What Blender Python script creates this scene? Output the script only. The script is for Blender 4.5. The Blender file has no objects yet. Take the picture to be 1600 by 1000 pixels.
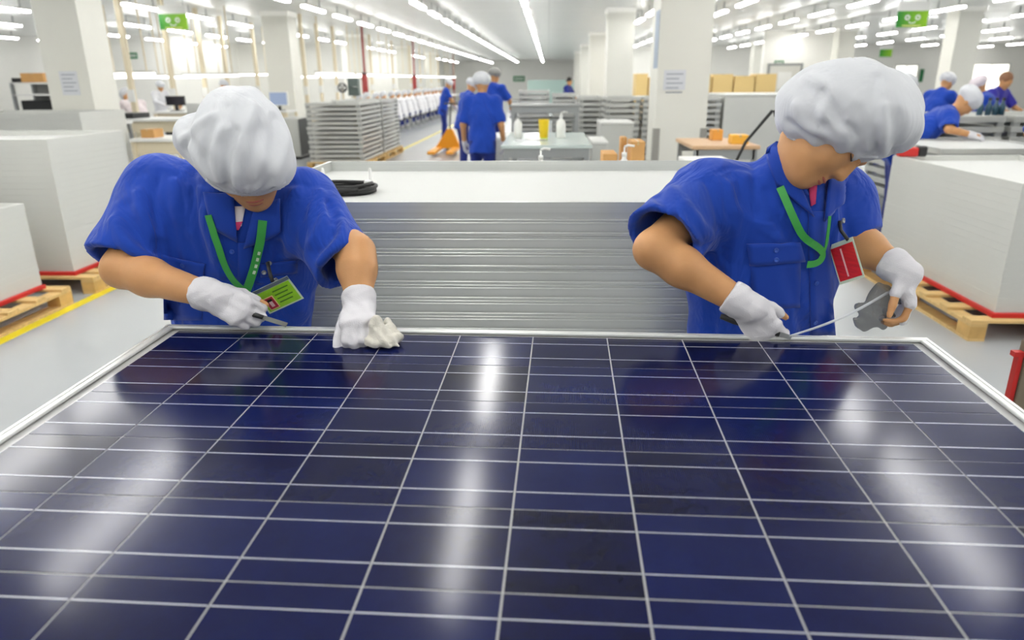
import bpy, bmesh, math, random
import numpy as np
from mathutils import Vector, Matrix
from mathutils.bvhtree import BVHTree

random.seed(7)
scene = bpy.context.scene
COL = scene.collection

# ------------------------------------------------------------------ camera
FPX = 1107.4                       # focal length in pixels of the 1600x1000 frame
CAM = np.array([0.0, 0.0, 1.55])
CR = np.array([[0.9988, 0.0487, -0.0077], [-0.0083, 0.3204, 0.9473], [-0.0486, 0.9460, -0.3204]])
def _orth(m):
    r, u, f = m
    f = f / np.linalg.norm(f); r = r - f * (r @ f); r /= np.linalg.norm(r)
    return np.stack([r, np.cross(r, f), f])
CR = _orth(CR)
cam_data = bpy.data.cameras.new('camera')
cam = bpy.data.objects.new('camera', cam_data); COL.objects.link(cam)
cam_data.sensor_width = 36.0
cam_data.lens = FPX / 1600 * 36.0
cam_data.clip_start = 0.05; cam_data.clip_end = 300
m = Matrix.Identity(4)
for i in range(3):
    m[i][0] = CR[0][i]; m[i][1] = CR[1][i]; m[i][2] = -CR[2][i]; m[i][3] = CAM[i]
cam.matrix_world = m
cam_data.dof.use_dof = True
cam_data.dof.focus_distance = 1.62
cam_data.dof.aperture_fstop = 3.4
scene.camera = cam

# ------------------------------------------------------------------ world, exposure
world = bpy.data.worlds.new('world'); scene.world = world
world.use_nodes = True
world.node_tree.nodes['Background'].inputs[0].default_value = (0.9, 0.95, 1.0, 1)
world.node_tree.nodes['Background'].inputs[1].default_value = 1.0
scene.view_settings.view_transform = 'Standard'
scene.view_settings.look = 'None'
scene.view_settings.gamma = 1.0
scene.view_settings.use_curve_mapping = False
scene.view_settings.exposure = 0.0
LAMP_POWER = 29.5

def ray(px, py):
    d = CR.T @ np.array([(px - 800) / FPX, (500 - py) / FPX, 1.0]); return d
def at(px, py, Y):                # a point of the place on the sight line of a pixel, at depth Y
    d = ray(px, py); return CAM + d * (Y / d[1])

# ------------------------------------------------------------------ materials
def lin(c):
    c = np.array(c, float) / 255.0
    return tuple(np.where(c <= 0.04045, c / 12.92, ((c + 0.055) / 1.055) ** 2.4)) + (1.0,)
MATS = {}
def mat(name, rgb, rough=0.5, metal=0.0, spec=0.5, var=0.0, vscale=8.0, bump=0.0, bscale=60.0, emit=0.0, alpha=1.0, coat=0.0, sheen=0.0, stretch=None, sss=0.0):
    if name in MATS: return MATS[name]
    M = bpy.data.materials.new(name); M.use_nodes = True; MATS[name] = M
    nt = M.node_tree; b = nt.nodes['Principled BSDF']
    c = lin(rgb)
    b.inputs['Base Color'].default_value = c
    b.inputs['Roughness'].default_value = rough
    b.inputs['Metallic'].default_value = metal
    b.inputs['Specular IOR Level'].default_value = spec
    b.inputs['Alpha'].default_value = alpha
    b.inputs['Coat Weight'].default_value = coat
    b.inputs['Coat Roughness'].default_value = 0.1
    b.inputs['Sheen Weight'].default_value = sheen
    if sss:
        b.inputs['Subsurface Weight'].default_value = sss
        b.inputs['Subsurface Radius'].default_value = (0.02, 0.008, 0.004)
        b.inputs['Subsurface Scale'].default_value = 0.3
    if emit:
        b.inputs['Emission Color'].default_value = c
        b.inputs['Emission Strength'].default_value = emit
    if var or bump:
        tc = nt.nodes.new('ShaderNodeTexCoord')
        mp = nt.nodes.new('ShaderNodeMapping')
        nt.links.new(tc.outputs['Object'], mp.inputs['Vector'])
        if stretch: mp.inputs['Scale'].default_value = stretch
        if var:
            n = nt.nodes.new('ShaderNodeTexNoise'); n.inputs['Scale'].default_value = vscale; n.inputs['Detail'].default_value = 4
            nt.links.new(mp.outputs[0], n.inputs['Vector'])
            mr = nt.nodes.new('ShaderNodeMapRange')
            mr.inputs['From Min'].default_value = 0.25; mr.inputs['From Max'].default_value = 0.75
            mr.inputs['To Min'].default_value = 1 - var; mr.inputs['To Max'].default_value = 1 + var
            nt.links.new(n.outputs[0], mr.inputs['Value'])
            mx = nt.nodes.new('ShaderNodeVectorMath'); mx.operation = 'SCALE'
            mx.inputs[0].default_value = c[:3]
            nt.links.new(mr.outputs[0], mx.inputs['Scale'])
            nt.links.new(mx.outputs[0], b.inputs['Base Color'])
        if bump:
            n2 = nt.nodes.new('ShaderNodeTexNoise'); n2.inputs['Scale'].default_value = bscale; n2.inputs['Detail'].default_value = 3
            nt.links.new(mp.outputs[0], n2.inputs['Vector'])
            bp = nt.nodes.new('ShaderNodeBump'); bp.inputs['Strength'].default_value = bump; bp.inputs['Distance'].default_value = 0.004
            nt.links.new(n2.outputs[0], bp.inputs['Height'])
            nt.links.new(bp.outputs[0], b.inputs['Normal'])
    return M

# ------------------------------------------------------------------ object helpers
def tag(o, label=None, cat=None, group=None, kind=None):
    if label: o['label'] = label
    if cat: o['category'] = cat
    if group: o['group'] = group
    if kind: o['kind'] = kind
    return o
def thing(name, label, cat, loc=(0, 0, 0), rotz=0.0, group=None):
    o = bpy.data.objects.new(name, None); COL.objects.link(o)
    o.empty_display_size = 0.05
    o.location = loc; o.rotation_euler = (0, 0, rotz)
    return tag(o, label, cat, group)
def link(name, me, material, parent=None):
    if material and not me.materials: me.materials.append(material)
    o = bpy.data.objects.new(name, me); COL.objects.link(o)
    if parent: o.parent = parent
    return o
def copy_tree(o, parent=None, loc=None, rotz=None, label=None, group=None):
    c = o.copy(); COL.objects.link(c); c.parent = parent
    if parent is None:
        if loc is not None: c.location = loc
        if rotz is not None: c.rotation_euler = (0, 0, rotz)
        if label: c['label'] = label
        if group: c['group'] = group
    for ch in list(o.children): copy_tree(ch, c)
    return c

class MB:
    def __init__(self): self.v = []; self.f = []
    def add(self, v, f):
        n = len(self.v); self.v += [tuple(float(q) for q in p) for p in v]; self.f += [tuple(i + n for i in q) for q in f]; return self
    def box(self, x0, x1, y0, y1, z0, z1):
        return self.add([(x0,y0,z0),(x1,y0,z0),(x1,y1,z0),(x0,y1,z0),(x0,y0,z1),(x1,y0,z1),(x1,y1,z1),(x0,y1,z1)],
                        [(3,2,1,0),(4,5,6,7),(0,1,5,4),(1,2,6,5),(2,3,7,6),(3,0,4,7)])
    def bbox(self, x0, x1, y0, y1, z0, z1, b):       # a box with chamfered edges
        bm = bmesh.new(); bmesh.ops.create_cube(bm, size=1)
        for q in bm.verts: q.co = Vector(((x0+x1)/2 + q.co.x*(x1-x0), (y0+y1)/2 + q.co.y*(y1-y0), (z0+z1)/2 + q.co.z*(z1-z0)))
        bmesh.ops.bevel(bm, geom=list(bm.edges), offset=b, segments=1, affect='EDGES', profile=0.5)
        bm.verts.index_update()
        self.add([q.co for q in bm.verts], [[q.index for q in f.verts] for f in bm.faces]); bm.free(); return self
    def tube(self, pts, r, n=8, caps=True):
        pts = [Vector(p) for p in pts]; k = len(pts)
        rr = r if hasattr(r, '__len__') else [r] * k
        V = []; prev = None
        for i, p in enumerate(pts):
            d = (pts[min(i+1, k-1)] - pts[max(i-1, 0)]).normalized()
            if prev is None:
                a = Vector((0, 0, 1)) if abs(d.z) < 0.9 else Vector((1, 0, 0))
            else: a = prev
            s = (a - d * a.dot(d)).normalized(); prev = s; t = d.cross(s)
            for j in range(n):
                q = 2 * math.pi * j / n; V.append(p + (s * math.cos(q) + t * math.sin(q)) * rr[i])
        F = [(i*n+j, i*n+(j+1) % n, (i+1)*n+(j+1) % n, (i+1)*n+j) for i in range(k-1) for j in range(n)]
        if caps: F += [tuple(range(n))[::-1], tuple(range((k-1)*n, k*n))]
        return self.add(V, F)
    def lathe(self, prof, c=(0, 0, 0), n=20):
        V = []; k = len(prof)
        for r, z in prof:
            for j in range(n):
                q = 2*math.pi*j/n; V.append((c[0]+r*math.cos(q), c[1]+r*math.sin(q), c[2]+z))
        F = [(i*n+j, i*n+(j+1) % n, (i+1)*n+(j+1) % n, (i+1)*n+j) for i in range(k-1) for j in range(n)]
        F += [tuple(range(n))[::-1], tuple(range((k-1)*n, k*n))]
        return self.add(V, F)
    def prism(self, poly, y0, y1):                    # polygon in x,z pushed along y
        k = len(poly)
        V = [(x, y0, z) for x, z in poly] + [(x, y1, z) for x, z in poly]
        F = [tuple(range(k)), tuple(range(k, 2*k))[::-1]] + [(i, i+k, (i+1) % k+k, (i+1) % k) for i in range(k)]
        return self.add(V, F)
    def mesh(self, name, smooth=False):
        me = bpy.data.meshes.new(name); me.from_pydata(self.v, [], self.f); me.update()
        if smooth: me.shade_smooth()
        return me
    def build(self, name, material, parent=None, smooth=False, world=False):
        if world and parent:
            base = parent; off = Vector((0, 0, 0))
            while base: off += Vector(base.location); base = base.parent
            self.v = [(x-off.x, y-off.y, z-off.z) for x, y, z in self.v]
        return link(name, self.mesh(name, smooth), material, parent)

def struct(name, mb, material):
    o = mb.build(name, material); o['kind'] = 'structure'; return o
# ------------------------------------------------------------------ the hall
CEIL = 3.08; LAMPZ = 2.84
m_wall = mat('wall_paint', (248, 247, 241), 0.55, var=0.03, vscale=0.6)
m_col = mat('column_paint', (226, 225, 216), 0.5, var=0.02, vscale=2)
m_ceil = mat('ceiling_sheet', (226, 227, 223), 0.32, spec=0.6)
m_floor = mat('floor_epoxy', (172, 175, 177), 0.22, spec=0.5, var=0.05, vscale=0.7)
m_yellow = mat('yellow_paint', (228, 208, 40), 0.4, var=0.05, vscale=5)
m_white = mat('white_enamel', (232, 232, 228), 0.4)
m_steel = mat('galvanised_steel', (165, 168, 168), 0.4, metal=0.6)
m_alu = mat('aluminium_frame', (205, 206, 202), 0.32, metal=0.55, var=0.03, vscale=3)
m_grey = mat('grey_metal', (150, 152, 150), 0.5)
m_dark = mat('dark_plastic', (34, 35, 36), 0.45)
m_black = mat('black_rubber', (22, 22, 22), 0.5, bump=0.15, bscale=200)
m_wood = mat('pallet_wood', (214, 180, 120), 0.65, var=0.18, vscale=6, bump=0.3, bscale=30, stretch=(1, 6, 6))
m_wood2 = mat('pallet_block_wood', (205, 165, 100), 0.7, var=0.2, vscale=9, bump=0.3, bscale=40)
m_red = mat('red_board', (196, 34, 30), 0.5, var=0.08, vscale=9)
m_card = mat('cardboard', (200, 152, 92), 0.7, var=0.08, vscale=6)
m_cream = mat('cream_paint', (222, 210, 182), 0.5)
m_lamp = mat('lamp_tube', (255, 254, 252), 0.4, emit=LAMP_POWER)
m_lampcase = mat('lamp_case', (215, 214, 205), 0.4)
m_window = mat('daylit_glass', (255, 253, 240), 0.3, emit=1.6)
m_sheet = mat('white_backsheet', (206, 207, 204), 0.6, spec=0.2)
m_paper = mat('paper', (214, 216, 220), 0.7)
m_ink = mat('grey_ink', (150, 155, 165), 0.7)
m_gsign = None

# ceiling sheets with fine seams
def seams(M, sx, sy):
    nt = M.node_tree; b = nt.nodes['Principled BSDF']
    tc = nt.nodes.new('ShaderNodeTexCoord'); br = nt.nodes.new('ShaderNodeTexBrick')
    br.offset = 0.0; br.inputs['Scale'].default_value = 1.0
    br.inputs['Brick Width'].default_value = sx; br.inputs['Row Height'].default_value = sy
    br.inputs['Mortar Size'].default_value = 0.012
    c = b.inputs['Base Color'].default_value[:]
    br.inputs['Color1'].default_value = c; br.inputs['Color2'].default_value = tuple(q*0.97 for q in c[:3])+(1,)
    br.inputs['Mortar'].default_value = tuple(q*0.72 for q in c[:3])+(1,)
    nt.links.new(tc.outputs['Object'], br.inputs['Vector']); nt.links.new(br.outputs['Color'], b.inputs['Base Color'])
seams(m_ceil, 6.0, 1.15)

X0, X1, Y0, Y1 = -24.0, 27.0, -9.0, 62.0
floor = struct('floor', MB().box(X0, X1, Y0, Y1, -0.1, 0.0), m_floor)
struct('ceiling', MB().box(X0, X1, Y0, Y1, CEIL, CEIL+0.1), m_ceil)
struct('wall_back', MB().box(X0, X1, Y1, Y1+0.2, 0, CEIL), m_wall)
struct('wall_left', MB().box(X0-0.2, X0, Y0, Y1, 0, CEIL), m_wall)
struct('wall_right', MB().box(X1, X1+0.2, Y0, Y1, 0, CEIL), m_wall)
struct('wall_front', MB().box(X0, X1, Y0-0.2, Y0, 0, CEIL), m_wall)
struct('wall_alcove', MB().box(X0, -13.2, 25, 25.2, 0, CEIL), m_wall)
struct('wall_far', MB().box(-13.2, -8.6, 31, 31.2, 0, CEIL).box(-13.2, -13.0, 25.0, 31.0, 0, CEIL), m_wall)
struct('wall_gallery', MB().box(-8.8, -8.6, 31.2, Y1, 0, CEIL), m_wall)
struct('wall_side', MB().box(7.4, 9.7, 26.5, 26.7, 0, CEIL), m_wall)
struct('wall_rear', MB().box(3.6, X1, 38, 38.2, 0, CEIL), m_wall)
# floor markings
MB().box(-3.5125, -3.4275, 1.5, 48, 0.0, 0.002).build('marking_line', m_yellow, floor)

# columns
def column(x0, y0, s, name='column', guards=False, h=CEIL):
    o = struct(name, MB().box(x0, x0+s, y0, y0+s, 0, h), m_col)
    MB().box(x0-0.03, x0+s+0.03, y0-0.03, y0+s+0.03, h-0.10, h-0.001).build('capital', m_wall, o)
    if guards:
        for xa in (x0, x0+s):
            for dx, wx in ((-0.012, 0.07),):
                g = (xa-0.012, xa+0.065) if xa == x0 else (xa-0.065, xa+0.012)
                MB().box(g[0], g[1], y0-0.012, y0+0.07, 0, 1.0).build('corner_guard', mat('guard', (150, 148, 142), 0.5), o)
    return o
CS = 0.6
colR = column(1.25, 8.7, CS, guards=True)
column(1.335, 17.4, CS); column(1.41, 26.1, CS); column(1.48, 34.8, CS); column(1.5, 43.5, CS)
colL = column(-5.99-0.58, 9.5, 0.58)
column(-5.95-0.6, 17.2, 0.6); column(-6.36-0.6, 25.8, 0.6); column(-7.0, 34.5, 0.6); column(-7.1, 43, 0.6)
column(9.45, 18.2, 0.55); column(9.45, 25.3, 0.55); column(8.95, 33.5, 0.6)
# notices on the two near columns
def notice(px, py, w, h, y, label):
    p = at(px, py, y)
    t = thing('paper_notice', label, 'notice', tuple(p))
    MB().box(-w/2, w/2, -0.004, 0.0, -h/2, h/2).build('sheet', m_paper, t)
    for k in range(5):
        z = h/2-0.045-k*0.05
        MB().box(-w*0.38, w*(0.38 if k % 2 == 0 else 0.2), -0.006, -0.004, z-0.006, z+0.006).build('text_line', m_ink, t)
notice(109, 130, 0.24, 0.30, 9.497, 'grey printed notice taped to the thick column at left')
notice(1054, 125, 0.25, 0.22, 8.697, 'pale printed notice on the column behind the stacked panels')
p = at(1022, 60, 8.75)
tag(MB().box(1.243, 1.249, 8.72, 9.02, p[2]-0.32, p[2]+0.3).build('wall_strip', mat('bluegrey', (150, 165, 185), 0.5)), 'tall narrow blue grey poster on the side of the middle column', 'poster')

# lamps ------------------------------------------------------------
lamp0 = thing('ceiling_lamp', 'white fluorescent batten lamp', 'lamp', (0, 0, LAMPZ), 0, 'rows of fluorescent lamps under the ceiling')
MB().box(-0.045, 0.045, -0.61, 0.61, 0.02, 0.055).build('tube', m_lamp, lamp0)
MB().add([(-0.06, -0.63, 0.055), (0.06, -0.63, 0.055), (0.06, 0.63, 0.055), (-0.06, 0.63, 0.055), (-0.045, -0.63, 0.085), (0.045, -0.63, 0.085), (0.045, 0.63, 0.085), (-0.045, 0.63, 0.085)],
         [(3, 2, 1, 0), (4, 5, 6, 7), (0, 1, 5, 4), (1, 2, 6, 5), (2, 3, 7, 6), (3, 0, 4, 7)]).build('case', m_lampcase, lamp0)
for y in (-0.4, 0.4): MB().box(-0.01, 0.01, y-0.01, y+0.01, 0.085, CEIL-LAMPZ).build('stem', m_steel, lamp0)
def ys(a, b, p, extra=()):
    out = list(extra); y = a
    while y < b: out.append(y); y += p
    return out
NEAR = (-6.8, -4.8, -2.8, -0.8, 1.2, 3.25, 5.1, 7.4, 9.7)
ROWS = [(-0.45, ys(12, 60, 2.0, NEAR)), (-2.42, ys(12.2, 60, 2.0, (-4.8, -2.8, -0.8, 1.2, 3.3, 5.3, 7.6, 9.9))), (-4.53, ys(47, 60, 3.2)), (-7.0, ys(47.5, 60, 3.2)), (2.4, ys(42, 60, 3.2)), (-4.53, ys(12.6, 46, 2.05, (-3, -1, 1.2, 3.2, 5.3, 7.8, 10.2))),  # the sparse rows near the far end are added to brighten the end wall
        (-3.38, [3.6, 5.0]), (2.18, ys(12.3, 40, 2.1, (-4.8, -2.8, -0.8, 1.2, 3.45, 5.0, 7.3, 9.8))), (3.67, ys(-3, 40, 2.2)), (5.95, ys(-2.6, 40, 2.2)),
        (8.3, ys(0.4, 36.5, 2.3)), (10.9, ys(6, 36.5, 2.4)), (13.6, ys(9, 37, 2.5)), (16.8, ys(11, 37, 2.6)), (20.5, ys(20, 37.5, 2.4)),
        (-7.5, ys(-1.5, 46, 2.2)), (-10.05, ys(5, 30.5, 2.2)), (-12.7, ys(8, 30.5, 2.3)), (-16.3, ys(11, 24.2, 2.2)), (-19.8, ys(13, 24.2, 2.2))]
def rowname(x):
    if x < -9: return 'fluorescent lamp hanging over the far left workshop area'
    if x < -3: return 'fluorescent lamp in the row over the left workbenches'
    if x < -1: return 'fluorescent lamp in the slanting row left of the central aisle'
    if x < 1: return 'fluorescent lamp in the row straight above the central aisle'
    if x < 5: return 'fluorescent lamp in a row beside the middle column'
    return 'fluorescent lamp over the right hand assembly area'
first = True; nl = 0
LAMP_SHIFT = 0.0
for x, yy in ROWS:
    for y in yy:
        # no lamp inside a column or partition
        bad = any(abs(x-cx-0.3) < 0.45 and abs(y-cy-0.3) < 1.0 for cx, cy in ((1.3, 17.4), (9.45, 18.2), (9.45, 25.3), (8.95, 33.5), (-6.96, 25.8), (-6.57, 9.5), (-6.55, 17.2), (-7.0, 34.5), (-7.1, 43)))
        bad = bad or (7.2 < x < 9.9 and abs(y-26.6) < 0.8)
        if not bad:
            o = lamp0 if first else copy_tree(lamp0)
            first = False; o.location = (x, y, LAMPZ); nl += 1
            o['label'] = rowname(x); o['group'] = rowname(x).replace('fluorescent lamp', 'fluorescent lamps')
print('lamps', nl)

# windows and doors on the far right walls
def window(n, pxa, pya, pxb, pyb, y):
    a = at(pxa, pya, y); b = at(pxb, pyb, y); x0, x1, z1, z0 = a[0], b[0], a[2], b[2]
    fr = MB()
    t = 0.07
    fr.box(x0-t, x0, y-0.06, y, z0-t, z1+t).box(x1, x1+t, y-0.06, y, z0-t, z1+t).box(x0, x1, y-0.06, y, z1, z1+t).box(x0, x1, y-0.06, y, z0-t, z0)
    o = struct('window_%d' % n, fr, m_white)
    xm = (x0+x1)/2
    for q in ((x0, xm-0.02), (xm+0.02, x1)):
        MB().box(q[0], q[1], y-0.03, y-0.01, z0, z1).build('pane', m_window, o)
    MB().box(xm-0.02, xm+0.02, y-0.05, y-0.01, z0, z1).build('mullion', m_white, o)
window(1, 1400, 103, 1429, 128, 38.0)
window(2, 1522, 101, 1566, 152, 38.0)
# door in the partition on the right
a = at(1203, 103, 26.5); b = at(1246, 140, 26.5)
d = struct('door_1', MB().box(a[0], b[0], 26.45, 26.5, 0, a[2]), mat('door_paint', (214, 213, 205), 0.5))
MB().box(a[0]-0.08, a[0], 26.43, 26.5, 0, a[2]+0.08).box(b[0], b[0]+0.08, 26.43, 26.5, 0, a[2]+0.08).box(a[0], b[0], 26.43, 26.5, a[2], a[2]+0.08).build('door_frame', m_grey, d)
MB().box(a[0]+0.3, a[0]+0.75, 26.43, 26.45, 1.2, 1.75).build('door_pane', m_white, d)

# exit signs and hanging green signs
m_green = mat('sign_green', (30, 120, 70), 0.5)
def exit_sign(px, py, y, w, h, label):
    p = at(px, py, y)
    t = thing('exit_sign', label, 'sign', tuple(p))
    MB().box(-w/2, w/2, -0.03, 0, -h/2, h/2).build('panel', m_green, t)
    for k in range(4):
        x = -w*0.36+k*w*0.2
        MB().box(x, x+w*0.12, -0.034, -0.03, -h*0.22, h*0.22).build('letter', m_white, t)
exit_sign(811, 123, 61.99, 0.95, 0.42, 'small green exit sign on the far end wall above the aisle')
exit_sign(1217, 98, 26.5, 0.32, 0.14, 'small green exit sign above the grey door at right')
exit_sign(208, 87, 25.0, 0.3, 0.2, 'tiny dark green sign far back on the left')
tag(MB().box(*(lambda p: (p[0]-0.07, p[0]+0.07, 37.9, 37.99, p[2]-0.3, p[2]+0.3))(at(1439, 118, 38))).build('green_plate', m_green), 'narrow upright green plate on the back wall between two windows', 'sign')

def green_board_mat():
    M = bpy.data.materials.new('green_print'); M.use_nodes = True
    nt = M.node_tree; b = nt.nodes['Principled BSDF']
    tc = nt.nodes.new('ShaderNodeTexCoord'); sp = nt.nodes.new('ShaderNodeSeparateXYZ'); nt.links.new(tc.outputs['Generated'], sp.inputs[0])
    cr = nt.nodes.new('ShaderNodeValToRGB'); nt.links.new(sp.outputs[0], cr.inputs[0])
    cr.color_ramp.elements[0].color = lin((22, 130, 40)); cr.color_ramp.elements[1].color = lin((150, 205, 30))
    nt.links.new(cr.outputs[0], b.inputs['Base Color']); b.inputs['Roughness'].default_value = 0.4
    return M
m_gsign = green_board_mat()
def ring(mb, cx, cz, r, t, y0, y1, a0=0, a1=360, n=20):
    for k in range(n):
        p, q = math.radians(a0+(a1-a0)*k/n), math.radians(a0+(a1-a0)*(k+1)/n)
        poly = [(cx+r*math.cos(p), cz+r*math.sin(p)), (cx+r*math.cos(q), cz+r*math.sin(q)), (cx+(r-t)*math.cos(q), cz+(r-t)*math.sin(q)), (cx+(r-t)*math.cos(p), cz+(r-t)*math.sin(p))]
        mb.prism(poly, y0, y1)
def hanging_sign(px, py, y, w, h, label, hang=True):
    p = at(px, py, y)
    t = thing('hanging_sign', label, 'sign', tuple(p))
    MB().box(-w/2, w/2, -0.015, 0.015, -h/2, h/2).build('board', m_gsign, t)
    MB().box(-w/2, w/2, -0.013, 0.013, h/2, h/2+h*0.55).build('header', m_white, t)
    top = CEIL-p[2]
    for x in (-w*0.42, w*0.42): MB().box(x-0.006, x+0.006, -0.006, 0.006, h/2+h*0.55, top).build('wire', m_steel, t)
    if hang:
        g = MB()
        ring(g, -w*0.17, h*0.1, h*0.17, h*0.09, -0.02, -0.015); ring(g, w*0.17, h*0.1, h*0.17, h*0.09, -0.02, -0.015)
        ring(g, 0, h*0.02, h*0.3, h*0.06, -0.02, -0.015, 215, 325)
        g.build('emblem', m_white, t)
        MB().box(-w*0.3, w*0.3, -0.02, -0.015, -h*0.44, -h*0.36).build('text_line', mat('pale_yellow', (225, 225, 140), 0.5), t)
hanging_sign(271, 34, 14.0, 0.53, 0.27, 'green and white hanging sign over the left workbenches')
hanging_sign(1425, 30, 14.0, 0.53, 0.27, 'green and white hanging sign above the white cap at right')
hanging_sign(1384, 83, 33.0, 0.5, 0.3, 'tiny green hanging sign far back on the right', False)
# ------------------------------------------------------------------ the solar panel on the work table
PR = np.array([[0.9998, 0.0220, 0.0008], [-0.0220, 0.9996, -0.0161], [-0.0012, 0.0161, 0.9999]])
PO = np.array([-0.0389, 0.9601, 1.0189])
def pan(x, y, z=0.0): return PO + PR @ np.array([x, y, z])
def cell_mat():
    M = bpy.data.materials.new('silicon_cell'); M.use_nodes = True
    nt = M.node_tree; b = nt.nodes['Principled BSDF']; N = nt.nodes.new; L = nt.links.new
    tc = N('ShaderNodeTexCoord'); oi = N('ShaderNodeObjectInfo')
    addv = N('ShaderNodeVectorMath'); addv.operation = 'ADD'
    rs = N('ShaderNodeVectorMath'); rs.operation = 'SCALE'; rs.inputs[0].default_value = (13, 29, 7); L(oi.outputs['Random'], rs.inputs['Scale'])
    L(tc.outputs['Object'], addv.inputs[0]); L(rs.outputs[0], addv.inputs[1])
    vo = N('ShaderNodeTexVoronoi'); vo.inputs['Scale'].default_value = 70; L(addv.outputs[0], vo.inputs['Vector'])
    no = N('ShaderNodeTexNoise'); no.inputs['Scale'].default_value = 9; L(addv.outputs[0], no.inputs['Vector'])
    bw = N('ShaderNodeRGBToBW'); L(vo.outputs['Color'], bw.inputs[0])
    m1 = N('ShaderNodeMath'); m1.operation = 'MULTIPLY_ADD'; m1.inputs[1].default_value = 0.12; L(bw.outputs[0], m1.inputs[0])
    m2 = N('ShaderNodeMath'); m2.operation = 'MULTIPLY_ADD'; m2.inputs[1].default_value = 0.55; m2.inputs[2].default_value = 0.05; L(no.outputs[0], m2.inputs[0])
    L(m2.outputs[0], m1.inputs[2])
    m3 = N('ShaderNodeMath'); m3.operation = 'MULTIPLY_ADD'; m3.inputs[1].default_value = 0.5; L(oi.outputs['Random'], m3.inputs[0]); L(m1.outputs[0], m3.inputs[2])
    cr = N('ShaderNodeValToRGB'); L(m3.outputs[0], cr.inputs[0])
    e = cr.color_ramp.elements
    e[0].position = 0.15; e[0].color = lin((11, 12, 34)); e[1].position = 1.0; e[1].color = lin((18, 27, 74))
    k = e.new(0.5); k.color = lin((12, 16, 54)); k = e.new(0.3); k.color = lin((14, 14, 32))
    # thin silver fingers across the busbars
    sp = N('ShaderNodeSeparateXYZ'); L(tc.outputs['Object'], sp.inputs[0])
    fm = N('ShaderNodeMath'); fm.operation = 'MULTIPLY'; fm.inputs[1].default_value = 1/0.0030; L(sp.outputs[0], fm.inputs[0])
    fr = N('ShaderNodeMath'); fr.operation = 'FRACT'; L(fm.outputs[0], fr.inputs[0])
    sn = N('ShaderNodeMath'); sn.operation = 'PINGPONG'; sn.inputs[1].default_value = 0.5; L(fr.outputs[0], sn.inputs[0]); lt = N('ShaderNodeMath'); lt.operation = 'MULTIPLY'; lt.inputs[1].default_value = 0.12; L(sn.outputs[0], lt.inputs[0])
    mx = N('ShaderNodeMix'); mx.data_type = 'RGBA'; L(lt.outputs[0], mx.inputs[0]); L(cr.outputs[0], mx.inputs[6]); mx.inputs[7].default_value = lin((60, 68, 112))
    L(mx.outputs[2], b.inputs['Base Color'])
    b.inputs['Roughness'].default_value = 0.35; b.inputs['Specular IOR Level'].default_value = 0.0
    return M
def laminate(M, rough=0.155, ior=1.30):                # what lies under the bonded glass shows its sheen
    b = M.node_tree.nodes['Principled BSDF']
    b.inputs['Coat Weight'].default_value = 1.0; b.inputs['Coat Roughness'].default_value = rough; b.inputs['Coat IOR'].default_value = ior
    b.inputs['Specular IOR Level'].default_value = 0.0
    return M
m_cell = laminate(cell_mat())
m_bus = laminate(mat('busbar_ribbon', (200, 202, 210), 0.35, metal=0.4))
m_frame = mat('anodised_frame', (226, 227, 224), 0.35, metal=0.35)
sp = thing('solar_panel', 'large solar panel with dark blue cells lying on the work table in front', 'solar panel')
mm = Matrix.Identity(4)
for i in range(3):
    for j in range(3): mm[i][j] = PR[i][j]
    mm[i][3] = PO[i]
q = mm.to_quaternion(); sp.location = PO; sp.rotation_mode = 'QUATERNION'; sp.rotation_quaternion = q
W, H, LIP = 0.826, 0.495, 0.017
for a in ((-W, W, H-LIP, H), (-W, W, -H, -H+LIP)):
    MB().bbox(*a, 0.0008, 0.007, 0.0015).box(a[0]+0.001, a[1]-0.001, (a[2] if a[2] < 0 else a[3]-0.004), (a[2]+0.004 if a[2] < 0 else a[3]), -0.04, 0.002).build('frame_bar', m_frame, sp)
for s in (-1, 1):
    xa, xb = sorted((s*W, s*(W-LIP-0.004)))
    mb = MB().bbox(xa, xb, -H+LIP, H-LIP, 0.0008, 0.007, 0.0015)
    xo = s*W; mb.box(min(xo, xo-s*0.004), max(xo, xo-s*0.004), -H+0.001, H-0.001, -0.04, 0.002)
    xr, xq = sorted((s*(W-0.008), s*(W-0.0095))); mb.box(xr, xq, -H+LIP, H-LIP, 0.006, 0.0085)
    mb.build('frame_bar', m_frame, sp)
MB().box(-W+0.005, W-0.005, -H+0.005, H-0.005, -0.0022, -0.0012).build('backsheet', laminate(mat('cell_gap_sheet', (180, 180, 179), 0.5)), sp)
cm = MB().box(-0.0777, 0.0777, -0.0777, 0.0777, -0.0012, -0.0004).mesh('cell'); cm.materials.append(m_cell)
bm_ = MB().box(-0.0772, 0.0772, -0.00085, 0.00085, -0.0004, -0.0001).mesh('busbar'); bm_.materials.append(m_bus)
for j in range(6):
    for i in range(10):
        c = bpy.data.objects.new('cell', cm); COL.objects.link(c); c.parent = sp; c.location = ((i-4.5)*0.158, (2.5-j)*0.158, 0)
        for s in (-1, 1):
            o = bpy.data.objects.new('busbar', bm_); COL.objects.link(o); o.parent = c; o.location = (0, s*0.039, 0)

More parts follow.
